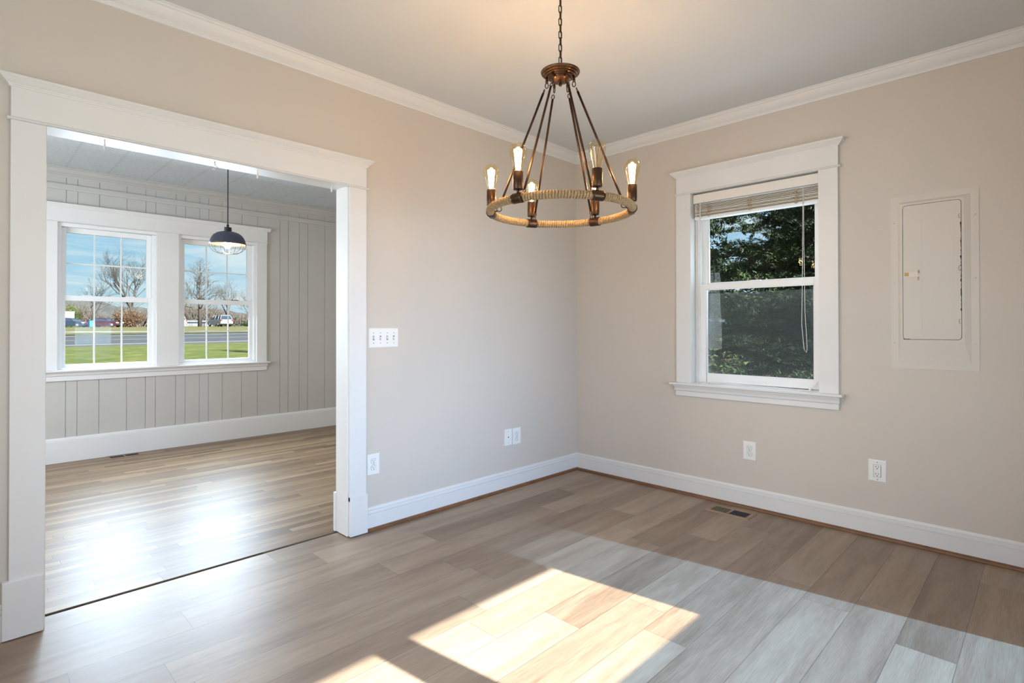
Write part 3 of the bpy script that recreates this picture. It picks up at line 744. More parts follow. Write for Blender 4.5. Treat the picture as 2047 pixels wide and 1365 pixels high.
# ------------------------------------------------------------------ breaker panel
def breaker_panel():
    r = on_wall('breaker_box', 'flush breaker panel painted wall colour, right of the window', 'electrical panel', 'R', -2.392, 1.430)
    a, b = 0.187, 0.4715                 # half width, half height
    dl, dr, dt, db = -0.130, 0.117, 0.416, -0.310
    m = MB(); rim = 0.003; up = 0.014
    il, ir, it, ib = dl-0.012, dr+0.012, dt+0.012, db-0.012
    def rr(x0, x1, z0, z1, rad):
        q = []
        for cx, cz, a0 in ((x1-rad, z1-rad, 0), (x0+rad, z1-rad, PI/2), (x0+rad, z0+rad, PI), (x1-rad, z0+rad, 1.5*PI)):
            for k in range(7): q.append((cx+rad*math.cos(a0+k*PI/12), cz+rad*math.sin(a0+k*PI/12)))
        return q
    g = 0.0021
    rings = [(rr(-a, a, -b, b, 0.002), 0.0), (rr(-a, a, -b, b, 0.002), -rim), (rr(-a+0.032, a-0.032, -b+0.032, b-0.032, 0.003), -rim-0.001), (rr(il, ir, ib, it, 0.004), -up),
             (rr(dl-g, dr+g, db-g, dt+g, 0.016+g), -up), (rr(dl-g, dr+g, db-g, dt+g, 0.016+g), -up+0.008)]
    n = 28; vs = [(p[0],y,p[1]) for q,y in rings for p in q]
    m.add(vs, [(i*n+k,i*n+(k+1)%n,(i+1)*n+(k+1)%n,(i+1)*n+k) for i in range(len(rings)-1) for k in range(n)]); m.build('panel_cover', MT['panelbox'], r)
    MB().prism(rr(dl-g, dr+g, db-g, dt+g, 0.016+g), 'y', -up+0.0072, -up+0.008).build('panel_recess', MT['gap'], r)
    d = MB().prism(rr(dl, dr, db, dt, 0.016), 'y', -up-0.0006, -up+0.006).build('panel_door', MT['panelbox'], r, 0.0008)
    w = MB().box(-0.0490, -0.0465, -up-0.0014, -up, db+0.004, dt-0.004); w.box(0.0850, 0.0865, -up-0.0013, -up, db+0.004, dt-0.004)
    w.build('crease', MT['panelbox'], d)
    for zc, dz in ((0.330, 0.012), (0.060, 0.014), (-0.215, 0.013)):
        MB().tube([(dr-0.004, -up-0.0010, zc+dz), (dr-0.009, -up-0.0012, zc+dz*0.7), (dr-0.009, -up-0.0012, zc-dz*0.7), (dr-0.003, -up-0.0010, zc-dz)], 0.0008, 5).build('hinge', MT['gap'], d)
    rng = random.Random(8); zz = np.linspace(0.30, -0.16, 60)
    lft = [(dr-0.0002-max(0.0, rng.gauss(0.0002, 0.0016)), z) for z in zz]
    ch = MB().prism(lft + [(dr+0.0012, z) for z in zz[::-1]], 'y', -up-0.0010, -up-0.0003); ch.build('worn_edge', MT['gap'], d)
    MB().box(dl, dl+0.03, -up-0.0010, -up-0.0004, db-0.0012, db+0.0018).build('corner_gap', MT['gap'], d)
    lt = MB().box(dl+0.004, dl+0.068, -up-0.0036, -up-0.0006, 0.026, 0.058).build('latch', MT['latch'], d, 0.001)
    k = MB().box(dl+0.007, dl+0.026, -up-0.0044, -up-0.0035, 0.032, 0.051).build('latch_window', MT['brass'], r)
    k['label'] = 'small olive square in the latch'
    q = MB().box(dl+0.067, dl+0.073, -up-0.0040, -up-0.0006, 0.046, 0.062)
    q.build('latch_slot', MT['vent'], r)
    MB().box(dl+0.065, dl+0.071, -up-0.0034, -up-0.0006, 0.008, 0.026).build('latch_tab', MT['ladder'], r, 0.001)
    for x, z in ((-0.172, 0.330), (-0.172, 0.0), (-0.172, -0.330), (0.172, 0.330), (0.172, 0.005), (0.172, -0.330)):
        MB().lathe([(0.0, -0.0026), (0.0035, -0.002), (0.0042, 0.0)], c=(x, -0.0035, z), n=12, axis='y').build('screw', MT['panelbox'], r)
breaker_panel()

# ------------------------------------------------------------------ floor vents
def floor_vent(label, loc, rotz, L_, W_, slat_m):
    r = thing('floor_vent', label, 'vent', loc, rotz, 'floor registers')
    a, b = L_/2, W_/2; e = 0.026; m = MB()
    rings = [((a, b), 0.0), ((a-0.004, b-0.004), 0.006), ((a-e, b-e), 0.0045), ((a-e, b-e), 0.0)]
    vs = [(sx*q[0], sy*q[1], z) for q, z in rings for sx, sy in ((-1,-1),(1,-1),(1,1),(-1,1))]
    m.add(vs, [(i*4+k, i*4+(k+1) % 4, (i+1)*4+(k+1) % 4, (i+1)*4+k) for i in range(3) for k in range(4)])
    m.box(-0.006, 0.006, -b+e, b-e, 0.0008, 0.0048)
    m.build('vent_frame', MT['vent'], r)
    MB().box(-a+e, a-e, -b+e, b-e, 0.0002, 0.0008).build('duct', MT['slot'], r)
    for s in (-1, 1):
        n = 9; w = (a-e-0.006)/n; q = MB()
        for k in range(n):
            x = s*(0.006 + (k+0.5)*w); q.box(x-0.0026, x+0.0026, -b+e, b-e, 0.0012, 0.0042)
        q.build('louvre', slat_m if s > 0 else MT['black'], r)
    return r
floor_vent('brown metal floor vent set in the plank floor below the side window', (-0.1635, -1.368, 0.0), PI/2, 0.280, 0.147, MT['vent_slat'])
floor_vent('brown metal floor vent in the oak floor under the left front window', (-2.565, 3.262, 0.0), 0.0, 0.270, 0.150, MT['black'])

# ================================================================== CHANDELIER
def chandelier():
    C0 = Vector((-1.900, -1.400, 1.666)); R_ = 0.290
    r = thing('chandelier', 'rope-wrapped ring chandelier with six bare bulbs hung on a bronze chain', 'chandelier', C0)
    # local plan axes: u to the viewer's right, v away from the viewer
    Fp = Vector((0.7113, 0.7029, 0)); Rp = Vector((0.7029, -0.7113, 0))
    def P(ang, rad, z): return Rp*(rad*math.cos(ang)) + Fp*(rad*math.sin(ang)) + Vector((0, 0, z))
    angs = [math.radians(60*k - 7.8) for k in range(6)]          # 0 right, then anticlockwise: far right, far left, left, near left, near right
    LIT = [True, True, True, True, True, False]
    # rope segments between the clips: a rod wound with three-strand rope turns
    half = math.radians(4.6)
    for k in range(6):
        a0 = angs[k] + half - 0.01; a1 = angs[(k+1) % 6] + (2*PI if k == 5 else 0) - half + 0.01
        m = MB(); n = 22
        core = [P(a0 + (a1-a0)*i/18, R_, 0) for i in range(19)]
        m.tube(core, 0.0118, 10)
        turns = 24; steps = turns*10; pts = []
        for i in range(steps+1):
            t = i/steps; a = a0 + (a1-a0)*t; w = 2*PI*turns*t
            rad = R_ + 0.0115*math.cos(w); pts.append(P(a, rad, 0.0115*math.sin(w)))
        m.tube(pts, 0.0056, 6)
        m.build('rope_wrap', MT['rope'], r)
    for k in range(6):
        a = angs[k]
        m = MB(); arc = [P(a - half + 2*half*i/6, R_, 0) for i in range(7)]
        m.tube(arc, 0.0195, 18)
        clip = m.build('ring_clip', MT['bronze'], r)
        e = MB(); e.tube([P(a, R_-0.016, 0.004), P(a, R_-0.026, 0.010)], 0.0035, 8)
        ec = P(a, R_-0.034, 0.016); t1 = (P(a, 1, 0)-P(a, 0, 0)).normalized()
        e.tube([ec + t1*(0.010*math.cos(q)) + Vector((0, 0, 0.010*math.sin(q))) for q in np.linspace(0, 2*PI, 14)[:-1]], 0.0021, 6, closed=True)
        e.build('eyelet', MT['bronze'], clip)
        b = P(a, R_, 0)
        MB().lathe([(0.0055, 0.017), (0.0055, 0.034)], c=b, n=12).build('stem', MT['bronze'], r)
        MB().lathe([(0.0, 0.031), (0.0178, 0.031), (0.0192, 0.034), (0.0192, 0.097), (0.0180, 0.098), (0.0, 0.098)], c=b, n=24).build('socket', MT['bronze'], r)
        prof = [(0.0135, 0.0), (0.0150, 0.008), (0.0178, 0.022), (0.0225, 0.040), (0.0276, 0.058), (0.0312, 0.073), (0.0325, 0.084), (0.0310, 0.095),
                (0.0262, 0.1055), (0.0180, 0.1125), (0.0085, 0.1160), (0.0030, 0.1185), (0.0, 0.1192)]
        bu = MB().lathe([(q[0], q[1]*0.93+0.0955) for q in prof], c=b, n=28, cap=False).build('bulb', MT['bulb'] if LIT[k] else MT['bulbclear'], r)
        f = MB()
        for j in range(8):
            q = 2*PI*j/8; p0 = b + Vector((0.0065*math.cos(q), 0.0065*math.sin(q), 0.104)); p1 = b + Vector((0.0140*math.cos(q+0.3), 0.0140*math.sin(q+0.3), 0.180))
            f.tube([p0, p1], 0.0023 if LIT[k] else 0.0006, 5)
        f.tube([b + Vector((0, 0, 0.094)), b + Vector((0, 0, 0.150))], 0.0026, 6)
        fo = f.build('filament', MT['filament'] if LIT[k] else MT['filament_off'], bu)
        if not LIT[k]: bu['label'] = 'unlit bulb'
        if LIT[k]:
            d = bpy.data.lights.new('bulb_glow', 'POINT'); d.energy = 10.0; d.color = (1.0, 0.58, 0.28); d.shadow_soft_size = 0.016
            l = bpy.data.objects.new('bulb_glow', d); COL.objects.link(l); l.parent = r; l.location = b + Vector((0, 0, 0.142))
        # hanging rod with a hooked link at each end
        top = P(a, 0.058, 0.524); bot = P(a, R_-0.036, 0.030)
        dv = (bot-top).normalized()
        rod = MB(); rod.tube([top + dv*0.035, bot - dv*0.012], 0.0049, 10)
        side = dv.cross(Vector((0, 0, 1))).normalized(); up = side.cross(dv)
        for cc in (top + dv*0.028, bot - dv*0.004):
            rod.tube([cc + dv*(0.009*math.cos(q)) + side*(0.0062*math.sin(q)) for q in np.linspace(0, 2*PI, 14)[:-1]], 0.0020, 6, closed=True)
        rod.build('rod', MT['bronze'], r)
        lk = MB(); hp = P(a, 0.056, 0.0)
        lk.lathe([(0.0, 0.530), (0.0058, 0.531), (0.0062, 0.542), (0.0046, 0.545), (0.0046, 0.558)], c=hp, n=10)
        cc = hp + Vector((0, 0, 0.522)); t2 = P(a, 1, 0).normalized()
        lk.tube([cc + t2*(0.0065*math.sin(q)) + Vector((0, 0, 0.011*math.cos(q))) for q in np.linspace(0, 2*PI, 14)[:-1]], 0.0020, 6, closed=True)
        lk.build('hook_link', MT['bronze'], r)
    # hub: a stepped dish with finial
    hub = [(0.0, 0.516), (0.005, 0.517), (0.0075, 0.521), (0.0065, 0.526), (0.004, 0.529), (0.004, 0.5325), (0.016, 0.5335), (0.036, 0.5375), (0.0420, 0.5420), (0.0440, 0.5500),
           (0.0500, 0.5495), (0.0525, 0.5510), (0.0535, 0.5560), (0.0590, 0.5552), (0.0615, 0.5570), (0.0625, 0.5622), (0.0680, 0.5612), (0.0705, 0.5630), (0.0715, 0.5678), (0.0755, 0.5670), (0.0790, 0.5690), (0.0808, 0.5730),
           (0.0800, 0.5755), (0.060, 0.576), (0.012, 0.577), (0.0, 0.577)]
    MB().lathe(hub, n=72, smooth=False).build('hub', MT['bronze_hub'], r)
    # chain to the ceiling
    z = 0.577; ch = MB(); ch.tube([(0.004, 0, z-0.004), (0.004, 0, z+0.012)], 0.0018, 6); ch.tube([(-0.004, 0, z-0.004), (-0.004, 0, z+0.012)], 0.0018, 6)
    k = 0; zz = z + 0.018; top = CEIL - C0.z - 0.03
    while zz < top:
        d = Rp if k % 2 else Fp
        d = (d*0.94 + (Fp if k % 2 else Rp)*0.34).normalized()
        ring = []
        for q in np.linspace(0, 2*PI, 17)[:-1]:
            zc = 0.0095*(1 if math.sin(q) >= 0 else -1); ring.append(d*(0.0066*math.cos(q)) + Vector((0, 0, zz + zc + 0.0066*math.sin(q))))
        ch.tube(ring, 0.0019, 6, closed=True); zz += 0.0268; k += 1
    ch.tube([(0.0062, 0.001, z), (0.009, 0.002, z+0.10), (0.0055, 0.0, z+0.2), (0.008, 0.001, top)], 0.0016, 5)
    ch.build('chain', MT['bronze'], r)
    t = CEIL - C0.z
    MB().lathe([(0.0, t-0.032), (0.008, t-0.030), (0.030, t-0.024), (0.056, t-0.010), (0.062, t-0.002), (0.062, t)], n=32).build('ceiling_rose', MT['bronze_hub'], r)
chandelier()

# ================================================================== PENDANT in the next room
def pendant():
    r = thing('pendant_light', 'dark dome pendant lamp with wire cage hanging before the right front window', 'pendant lamp', (-2.118, 1.900, 1.863))
    MB().tube([(0, 0, 0.155), (0, 0, CEILF-1.863-0.02)], 0.0042, 8).build('cord', MT['blackcord'], r)
    MB().lathe([(0.0, CEILF-1.863-0.03), (0.05, CEILF-1.863-0.022), (0.058, CEILF-1.863)], n=24).build('ceiling_rose', MT['black'], r)
    MB().lathe([(0.0, 0.158), (0.008, 0.157), (0.010, 0.145), (0.007, 0.136), (0.024, 0.134), (0.028, 0.131), (0.028, 0.122), (0.0255, 0.120), (0.029, 0.117), (0.029, 0.108), (0.0265, 0.106), (0.030, 0.102), (0.030, 0.094)], n=28).build('socket_cap', MT['black'], r)
    out = [(0.030, 0.098), (0.056, 0.095), (0.082, 0.086), (0.104, 0.070), (0.119, 0.049), (0.1285, 0.026), (0.1325, 0.006), (0.1350, 0.0)]
    sh = MB().lathe(out + [(0.131, -0.002)], n=48, cap=False).build('shade', MT['shade'], r)
    MB().lathe([(p[0]-0.0025 if p[0] > 0.031 else 0.028, p[1]-0.003) for p in out[:-1]] + [(0.1305, -0.002)], n=48, cap=False).build('shade_lining', MT['shade_in'], sh)
    cg = MB()
    cg.tube([(0.133*math.cos(q), 0.133*math.sin(q), -0.004) for q in np.linspace(0, 2*PI, 41)[:-1]], 0.0022, 6, closed=True)
    for k in range(10):
        q = 2*PI*k/10 + 0.2
        cg.tube([((0.133*math.cos(t)**0.75 + 0.012*(1-math.cos(t)))*math.cos(q), (0.133*math.cos(t)**0.75 + 0.012*(1-math.cos(t)))*math.sin(q), -0.004 - 0.076*math.sin(t)) for t in np.linspace(0, PI/2, 12)], 0.0016, 5)
    cg.tube([(0.048*math.cos(q), 0.048*math.sin(q), -0.0775) for q in np.linspace(0, 2*PI, 25)[:-1]], 0.0018, 5, closed=True)
    cg.build('wire_cage', MT['black'], r)
    b = MB().lathe([(0.0, -0.040), (0.014, -0.037), (0.025, -0.027), (0.030, -0.012), (0.028, 0.004), (0.020, 0.022), (0.014, 0.040), (0.013, 0.062)], n=24, cap=False).build('bulb', MT['lamp_on'], r)
    d = bpy.data.lights.new('pendant_glow', 'POINT'); d.energy = 7.0; d.color = (1.0, 0.68, 0.40); d.shadow_soft_size = 0.03
    l = bpy.data.objects.new('pendant_glow', d); COL.objects.link(l); l.parent = r; l.location = (0, 0, -0.060)
pendant()

# ================================================================== OUTDOORS
CX, CY, EYE = -3.641, -2.839, 1.188
GP = [(0, -0.45), (6.5, -0.45), (28, -0.30), (57, -0.29), (70, 0.31), (76, 0.58), (90, 1.17), (140, 1.25), (400, 1.6)]
def gbase(t):
    for (a, za), (b, zb) in zip(GP[:-1], GP[1:]):
        if a <= t <= b: return za + (zb-za)*(t-a)/(b-a)
    return GP[-1][1]
def gz(x, y):
    t = y - CY
    k = min(1.0, max(0.0, (t-40)/20.0)); k2 = min(1.0, max(0.0, (200-t)/80.0))
    return gbase(t) + 0.008*max(-40, min(40, x-7.0))*k*k2

def ground_mat(name, c0, c1, scale, c2=None, rough=0.9):
    m, nt, p, out = newmat(name); N = nt.nodes.new; L = nt.links.new
    tc = N('ShaderNodeTexCoord')
    nz = N('ShaderNodeTexNoise'); nz.inputs['Scale'].default_value = scale; nz.inputs['Detail'].default_value = 8; nz.inputs['Roughness'].default_value = 0.7
    L(tc.outputs['Object'], nz.inputs['Vector'])
    cr = N('ShaderNodeValToRGB'); e = cr.color_ramp.elements
    e[0].position = 0.34; e[0].color = (*c0, 1); e[1].position = 0.66; e[1].color = (*c1, 1)
    if c2: q = e.new(0.52); q.color = (*c2, 1)
    L(nz.outputs[0], cr.inputs[0]); L(cr.outputs[0], p.inputs['Base Color']); p.inputs['Roughness'].default_value = rough
    p.inputs['Specular IOR Level'].default_value = 0.15
    return m
MT['lawn'] = ground_mat('lawn_grass', (0.036, 0.056, 0.012), (0.142, 0.124, 0.040), 1.1, (0.072, 0.086, 0.021))
MT['verge'] = ground_mat('verge_grass', (0.055, 0.062, 0.018), (0.115, 0.102, 0.042), 0.6)
MT['asphalt'] = ground_mat('asphalt', (0.038, 0.044, 0.054), (0.052, 0.058, 0.068), 0.4, rough=0.8)
MT['gravel'] = ground_mat('gravel_shoulder', (0.05, 0.05, 0.043), (0.085, 0.08, 0.065), 1.5)
MT['ditch'] = ground_mat('dark_ditch', (0.018, 0.020, 0.012), (0.05, 0.048, 0.03), 1.2)
MT['paint_w'] = simple('white_road_paint', (0.17, 0.175, 0.175), 0.7)
MT['paint_y'] = simple('yellow_road_paint', (0.14, 0.125, 0.07), 0.7)
MT['field'] = ground_mat('dry_field', (0.09, 0.075, 0.045), (0.24, 0.19, 0.12), 0.5)
MT['litter'] = ground_mat('leaf_litter', (0.05, 0.035, 0.02), (0.16, 0.115, 0.07), 2.0)

def strip(name, t0, t1, mat, dz=0.0, x0=-130, x1=260, parent=None, nt_=None):
    ts = sorted({t0, t1, *[g[0] for g in GP if t0 < g[0] < t1], *[q for q in (40, 45, 50, 55, 60, 120, 160, 200) if t0 < q < t1]})
    xs = list(np.linspace(x0, x1, 40))
    vs = [(x, t+CY, gz(x, t+CY)+dz) for t in ts for x in xs]; n = len(xs)
    fs = [(i*n+k, i*n+k+1, (i+1)*n+k+1, (i+1)*n+k) for i in range(len(ts)-1) for k in range(n-1)]
    return MB().add(vs, fs).build(name, mat, parent)
st(strip('ground_near_lawn', 6.6, 25.0, MT['lawn'], x1=4))
st(strip('ground_lawn', 25.0, 53.5, MT['lawn'], x1=20))
st(strip('ground_side_litter', 6.6, 25.0, MT['litter'], x0=4))
st(strip('ground_side_field', 25.0, 53.5, MT['field'], x0=20))
st(strip('ground_shoulder', 53.5, 57.2, MT['gravel']))
rd = st(strip('ground_road', 57.2, 70.6, MT['asphalt']))
strip('edge_line', 57.5, 58.1, MT['paint_w'], 0.012, parent=rd); strip('edge_line', 69.6, 70.2, MT['paint_w'], 0.012, parent=rd)
strip('centre_line', 63.2, 63.55, MT['paint_y'], 0.012, parent=rd); strip('centre_line', 63.85, 64.2, MT['paint_y'], 0.012, parent=rd)
st(strip('ground_ditch', 70.6, 74.0, MT['ditch']))
st(strip('ground_verge', 74.0, 93.0, MT['verge']))
st(strip('ground_parking', 93.0, 135.0, MT['gravel']))
st(strip('ground_far_field', 135.0, 400.0, MT['field'], x0=-400, x1=600))
# ground beside and behind the house
sg = MB(); ys = [-60, -20, -8, -3, 3.761]; xs = [0.14, 3, 14, 24, 60, 300]
zs = lambda x: -0.45 if x < 14 else (-0.45 + (x-14)*0.06 if x < 24 else 0.15 + (x-24)*0.012)
sv = [(x, y, zs(x)) for y in [-200] + ys for x in xs]
sg.add(sv, [(i*6+k, i*6+k+1, (i+1)*6+k+1, (i+1)*6+k) for i in range(5) for k in range(5)])
st(sg.build('ground_side_yard', MT['litter']))
bg_ = MB().box(-60, 0.14, -60, YB-0.14, -0.55, -0.45); st(bg_.build('ground_back_yard', MT['lawn']))

# ---------------------------------------------------------------- vegetation
def tri_mesh(name, V, mat, parent=None, loc=None):
    """V: (n,3,3) array of triangles"""
    n = len(V); me = bpy.data.meshes.new(name)
    me.vertices.add(n*3); me.vertices.foreach_set('co', V.reshape(-1).astype(np.float32))
    me.loops.add(n*3); me.loops.foreach_set('vertex_index', np.arange(n*3, dtype=np.int32))
    me.polygons.add(n); me.polygons.foreach_set('loop_start', np.arange(0, n*3, 3, dtype=np.int32))
    me.update(calc_edges=True); me.validate()
    return link(name, me, mat, parent, loc)
def leaf_mat(name, dark, light, trans=0.25):
    m, nt, p, out = newmat(name); N = nt.nodes.new; L = nt.links.new
    tc = N('ShaderNodeTexCoord'); nz = N('ShaderNodeTexNoise'); nz.inputs['Scale'].default_value = 2.2; nz.inputs['Detail'].default_value = 5
    L(tc.outputs['Object'], nz.inputs['Vector'])
    cr = N('ShaderNodeValToRGB'); e = cr.color_ramp.elements; e[0].position = 0.35; e[0].color = (*dark, 1); e[1].position = 0.70; e[1].color = (*light, 1)
    L(nz.outputs[0], cr.inputs[0]); L(cr.outputs[0], p.inputs['Base Color']); p.inputs['Roughness'].default_value = 0.65
    p.inputs['Specular IOR Level'].default_value = 0.2
    return m
MT['cedar'] = leaf_mat('cedar_leaf', (0.011, 0.023, 0.010), (0.038, 0.060, 0.020))
MT['cedar2'] = leaf_mat('cedar_leaf_pale', (0.012, 0.025, 0.012), (0.044, 0.062, 0.026))
MT['bush_green'] = leaf_mat('bush_leaf', (0.030, 0.050, 0.012), (0.11, 0.13, 0.030))
MT['bush_brown'] = leaf_mat('brown_bush_leaf', (0.055, 0.032, 0.018), (0.125, 0.078, 0.046))
MT['woods'] = leaf_mat('woods_twig', (0.022, 0.019, 0.016), (0.075, 0.062, 0.050))
MT['bark'] = simple('grey_brown_bark', (0.050, 0.040, 0.031), 0.9, noise=0.3, nscale=9)
MT['bark_red'] = simple('cedar_bark', (0.030, 0.021, 0.016), 0.9, noise=0.3, nscale=9)
MT['twig'] = simple('grey_twig', (0.038, 0.033, 0.028), 0.9, noise=0.3, nscale=3)
MT['twig_b'] = simple('brown_twig', (0.062, 0.046, 0.034), 0.9, noise=0.3, nscale=3)

def cedar_parts(seed, h, rad, nbr, nspray, nleaf, base=0.3, leaf=0.075):
    """trunk with whorled drooping branches that carry flat sprays of scale leaves"""
    rng = np.random.default_rng(seed)
    wood = MB(); wood.tube([(0, 0, 0), (0.05, 0.03, h*0.3), (0.02, -0.04, h*0.65), (0, 0, h)], [0.10, 0.075, 0.045, 0.010], 9)
    tris = []
    for b in range(nbr):
        z0 = base + (h-base)*(b/nbr)**1.4; a = rng.uniform(0, 2*PI)
        ln = rad*(1-(z0/h)**1.4)*rng.uniform(0.6, 1.1) + 0.15
        d = np.array([math.cos(a), math.sin(a), rng.uniform(-0.05, 0.35)])
        pts = []; p = np.array([0, 0, z0])
        for i in range(7):
            s = i/6; pts.append(p + d*ln*s + np.array([0, 0, -0.16*ln*s*s]) + rng.normal(0, 0.02, 3)*s)
        wood.tube([tuple(q) for q in pts], [0.022*(1-0.85*i/6)*(0.5+0.5*ln/rad)+0.002 for i in range(7)], 4)
        pts = np.array(pts); ns = max(3, int(nspray*ln/rad))
        for s_ in range(ns):
            s = rng.uniform(0.03, 1.0)*6; i = min(5, int(s)); q = pts[i] + (pts[i+1]-pts[i])*(s-i)
            sa = a + rng.normal(0, 0.8); sd = np.array([math.cos(sa), math.sin(sa), rng.uniform(-0.35, 0.5)]); sd /= np.linalg.norm(sd)
            sl = rng.uniform(0.18, 0.42)
            up = np.cross(sd, rng.normal(0, 1, 3)); up /= np.linalg.norm(up); w = np.cross(sd, up)
            t = rng.uniform(0, 1, nleaf); side = rng.choice([-1, 1], nleaf)
            o = q + sd*(t*sl)[:, None] + rng.normal(0, 0.012, (nleaf, 3))
            ld = sd*rng.uniform(0.4, 0.9, nleaf)[:, None] + w*(side*rng.uniform(0.3, 0.9, nleaf))[:, None] + up*rng.normal(0, 0.35, nleaf)[:, None]
            ld /= np.linalg.norm(ld, axis=1)[:, None]
            ll = leaf*rng.uniform(0.6, 1.3, nleaf)*(1.1-0.5*t)
            lw_ = np.cross(ld, rng.normal(0, 1, (nleaf, 3))); lw_ /= np.linalg.norm(lw_, axis=1)[:, None]
            hw = (ll*0.17)[:, None]
            tri = np.stack([o - lw_*hw, o + lw_*hw, o + ld*ll[:, None]], axis=1); tris.append(tri)
    return wood, np.concatenate(tris)
def cedar(seed, h, rad, nbr, nspray, nleaf, label, loc, rz, mat, group, base=0.3, leaf=0.075):
    r = thing('cedar_tree', label, 'tree', loc, rz, group)
    wood, tr = cedar_parts(seed, h, rad, nbr, nspray, nleaf, base, leaf)
    wood.build('trunk', MT['bark_red'], r); tri_mesh('foliage', tr, mat, r)
    return r
G = 'evergreens outside the side window'
c1 = cedar(1, 8.5, 1.75, 165, 46, 46, 'nearest dark cedar, filling the right of the side window', (3.2, -1.05, -0.45), 0.4, MT['cedar'], G, 0.5, 0.062)
c2 = cedar(2, 9.5, 1.9, 165, 44, 42, 'dark cedar behind the nearest one, filling the left of the side window', (6.2, 2.15, -0.45), 4.3, MT['cedar2'], G, 0.6, 0.075)
dup(c1, (9.6, -0.2, -0.45), 3.7, 'third cedar back, seen between the two nearest cedars', G, 1.12)
dup(c2, (13.9, 2.5, -0.45), 5.0, 'fourth cedar back, in front of the farthest big one in the side window', G, 1.05)
dup(c2, (18.9, 4.9, -0.17), 2.6, 'big cedar farthest back in the middle of the side window', G, 1.4)
dup(c1, (12.3, 7.9, -0.45), 1.2, 'tallest cedar, behind the others at the left edge of the side window', G, (1.5, 1.5, 2.1))

def bush(name, label, cat, loc, rx, rz, n, mat, twig, seed, leaf, group=None):
    r = thing(name, label, cat, loc, 0.0, group); rng = np.random.default_rng(seed)
    wood = MB(); tr = []
    for b in range(26):
        a = rng.uniform(0, 2*PI); k = rng.uniform(0.2, 1.0)
        e = np.array([math.cos(a)*rx*k, math.sin(a)*rx*k*0.8, rz*rng.uniform(0.55, 1.0)*(1-0.35*k*k)])
        mid = e*0.5 + np.array([0, 0, rz*0.12]); wood.tube([(0, 0, 0), tuple(mid), tuple(e)], [rx*0.012, rx*0.008, rx*0.003], 4)
        m = n//26; s = rng.uniform(0.25, 1.0, m)[:, None]; q = e*s + rng.normal(0, 1, (m, 3))*np.array([rx*0.15, rx*0.15, rz*0.10]); q[:, 2] = np.abs(q[:, 2])
        d = rng.normal(0, 1, (m, 3)); d /= np.linalg.norm(d, axis=1)[:, None]; w = np.cross(d, rng.normal(0, 1, (m, 3))); w /= np.linalg.norm(w, axis=1)[:, None]
        l = leaf*rng.uniform(0.6, 1.4, (m, 1)); tr.append(np.stack([q-w*l*0.28, q+w*l*0.28, q+d*l], axis=1))
    wood.build('stems', twig, r); tri_mesh('foliage', np.concatenate(tr), mat, r)
    return r
bush('shrub', 'low yellow-green shrub at the foot of the side window', 'shrub', (0.98, -0.80, -0.45), 0.36, 1.50, 6200, MT['bush_green'], MT['twig_b'], 5, 0.045)

def bare_tree(seed, h, spread, depth, trunk_r, style='round', n0=5):
    rng = random.Random(seed); wood = MB()
    def grow(p, d, ln, rad, lev):
        m = 3; pts = [p]; q = p.copy(); dd = d.copy()
        for i in range(m):
            dd = (dd + Vector((rng.gauss(0, .13), rng.gauss(0, .13), rng.gauss(0.05, .09)))).normalized(); q = q + dd*(ln/m); pts.append(q.copy())
        wood.tube(pts, [rad*(1-0.5*i/m) for i in range(m+1)], 4 if lev < 2 else 3, smooth=False)
        if lev >= depth: return
        nb = rng.randint(3, 4)
        for k in range(nb):
            s = rng.uniform(0.35, 1.0); i = min(m-1, int(s*m)); pp = pts[i].lerp(pts[i+1], s*m-i)
            ax = dd.orthogonal().normalized(); ax.rotate(Matrix.Rotation(rng.uniform(0, 2*PI), 3, dd)); a = rng.uniform(0.35, 0.85)*spread
            nd = (dd*math.cos(a) + ax*math.sin(a) + Vector((0, 0, 0.15))).normalized()
            grow(pp, nd, ln*rng.uniform(0.52, 0.74), rad*0.48, lev+1)
    if style == 'round':
        wood.tube([(0, 0, 0), (0.05*h*0.1, 0, h*0.12), (0, 0, h*0.25)], [trunk_r*1.15, trunk_r, trunk_r*0.85], 7)
        for k in range(n0):
            a = 2*PI*k/n0 + rng.uniform(-.4, .4); t = rng.uniform(0.25, 0.7)*spread if k else 0.05
            grow(Vector((0, 0, h*rng.uniform(0.17, 0.25))), Vector((math.sin(t)*math.cos(a), math.sin(t)*math.sin(a), math.cos(t))), h*0.36, trunk_r*0.55, 1)
    else:
        wood.tube([(0, 0, 0), (0.03, 0, h*0.5), (0, 0, h)], [trunk_r, trunk_r*0.6, 0.02], 7)
        nb = 34
        for k in range(nb):
            s = 0.22 + 0.76*k/nb; a = k*2.4 + rng.uniform(-.3, .3); ln = h*0.30*spread*(1.05-s)**0.8 + 0.25; t = 1.15 - 0.45*s
            grow(Vector((0, 0, h*s)), Vector((math.sin(t)*math.cos(a), math.sin(t)*math.sin(a), math.cos(t))), ln, trunk_r*0.30*(1.15-s), 2)
    return wood
def put_tree(name, label, x, y, wood, mat, group=None):
    o = wood.build(name, mat, loc=(x, y, gz(x, y)-0.1)); tag(o, label, 'tree', group); return o
GT = 'bare trees across the road'
put_tree('bare_tree', 'large spreading bare tree behind the brown bush, in the left front window', 16.6, 107.0, bare_tree(3, 14.0, 0.95, 6, 0.27, n0=6), MT['twig'], GT)
put_tree('bare_tree', 'cone-shaped bare tree with a straight trunk beside the white SUV', 24.2, 97.0, bare_tree(5, 11.0, 1.0, 5, 0.34, 'cone'), MT['bark'], GT)
tA = bare_tree(11, 11.0, 1.0, 5, 0.20); tB = bare_tree(12, 10.0, 0.9, 5, 0.18); tC = bare_tree(17, 9.0, 1.1, 5, 0.16)
T1 = put_tree('bare_tree', 'grey bare tree between the maroon car and the big tree', 14.2, 126.0, tA, MT['twig'], GT)
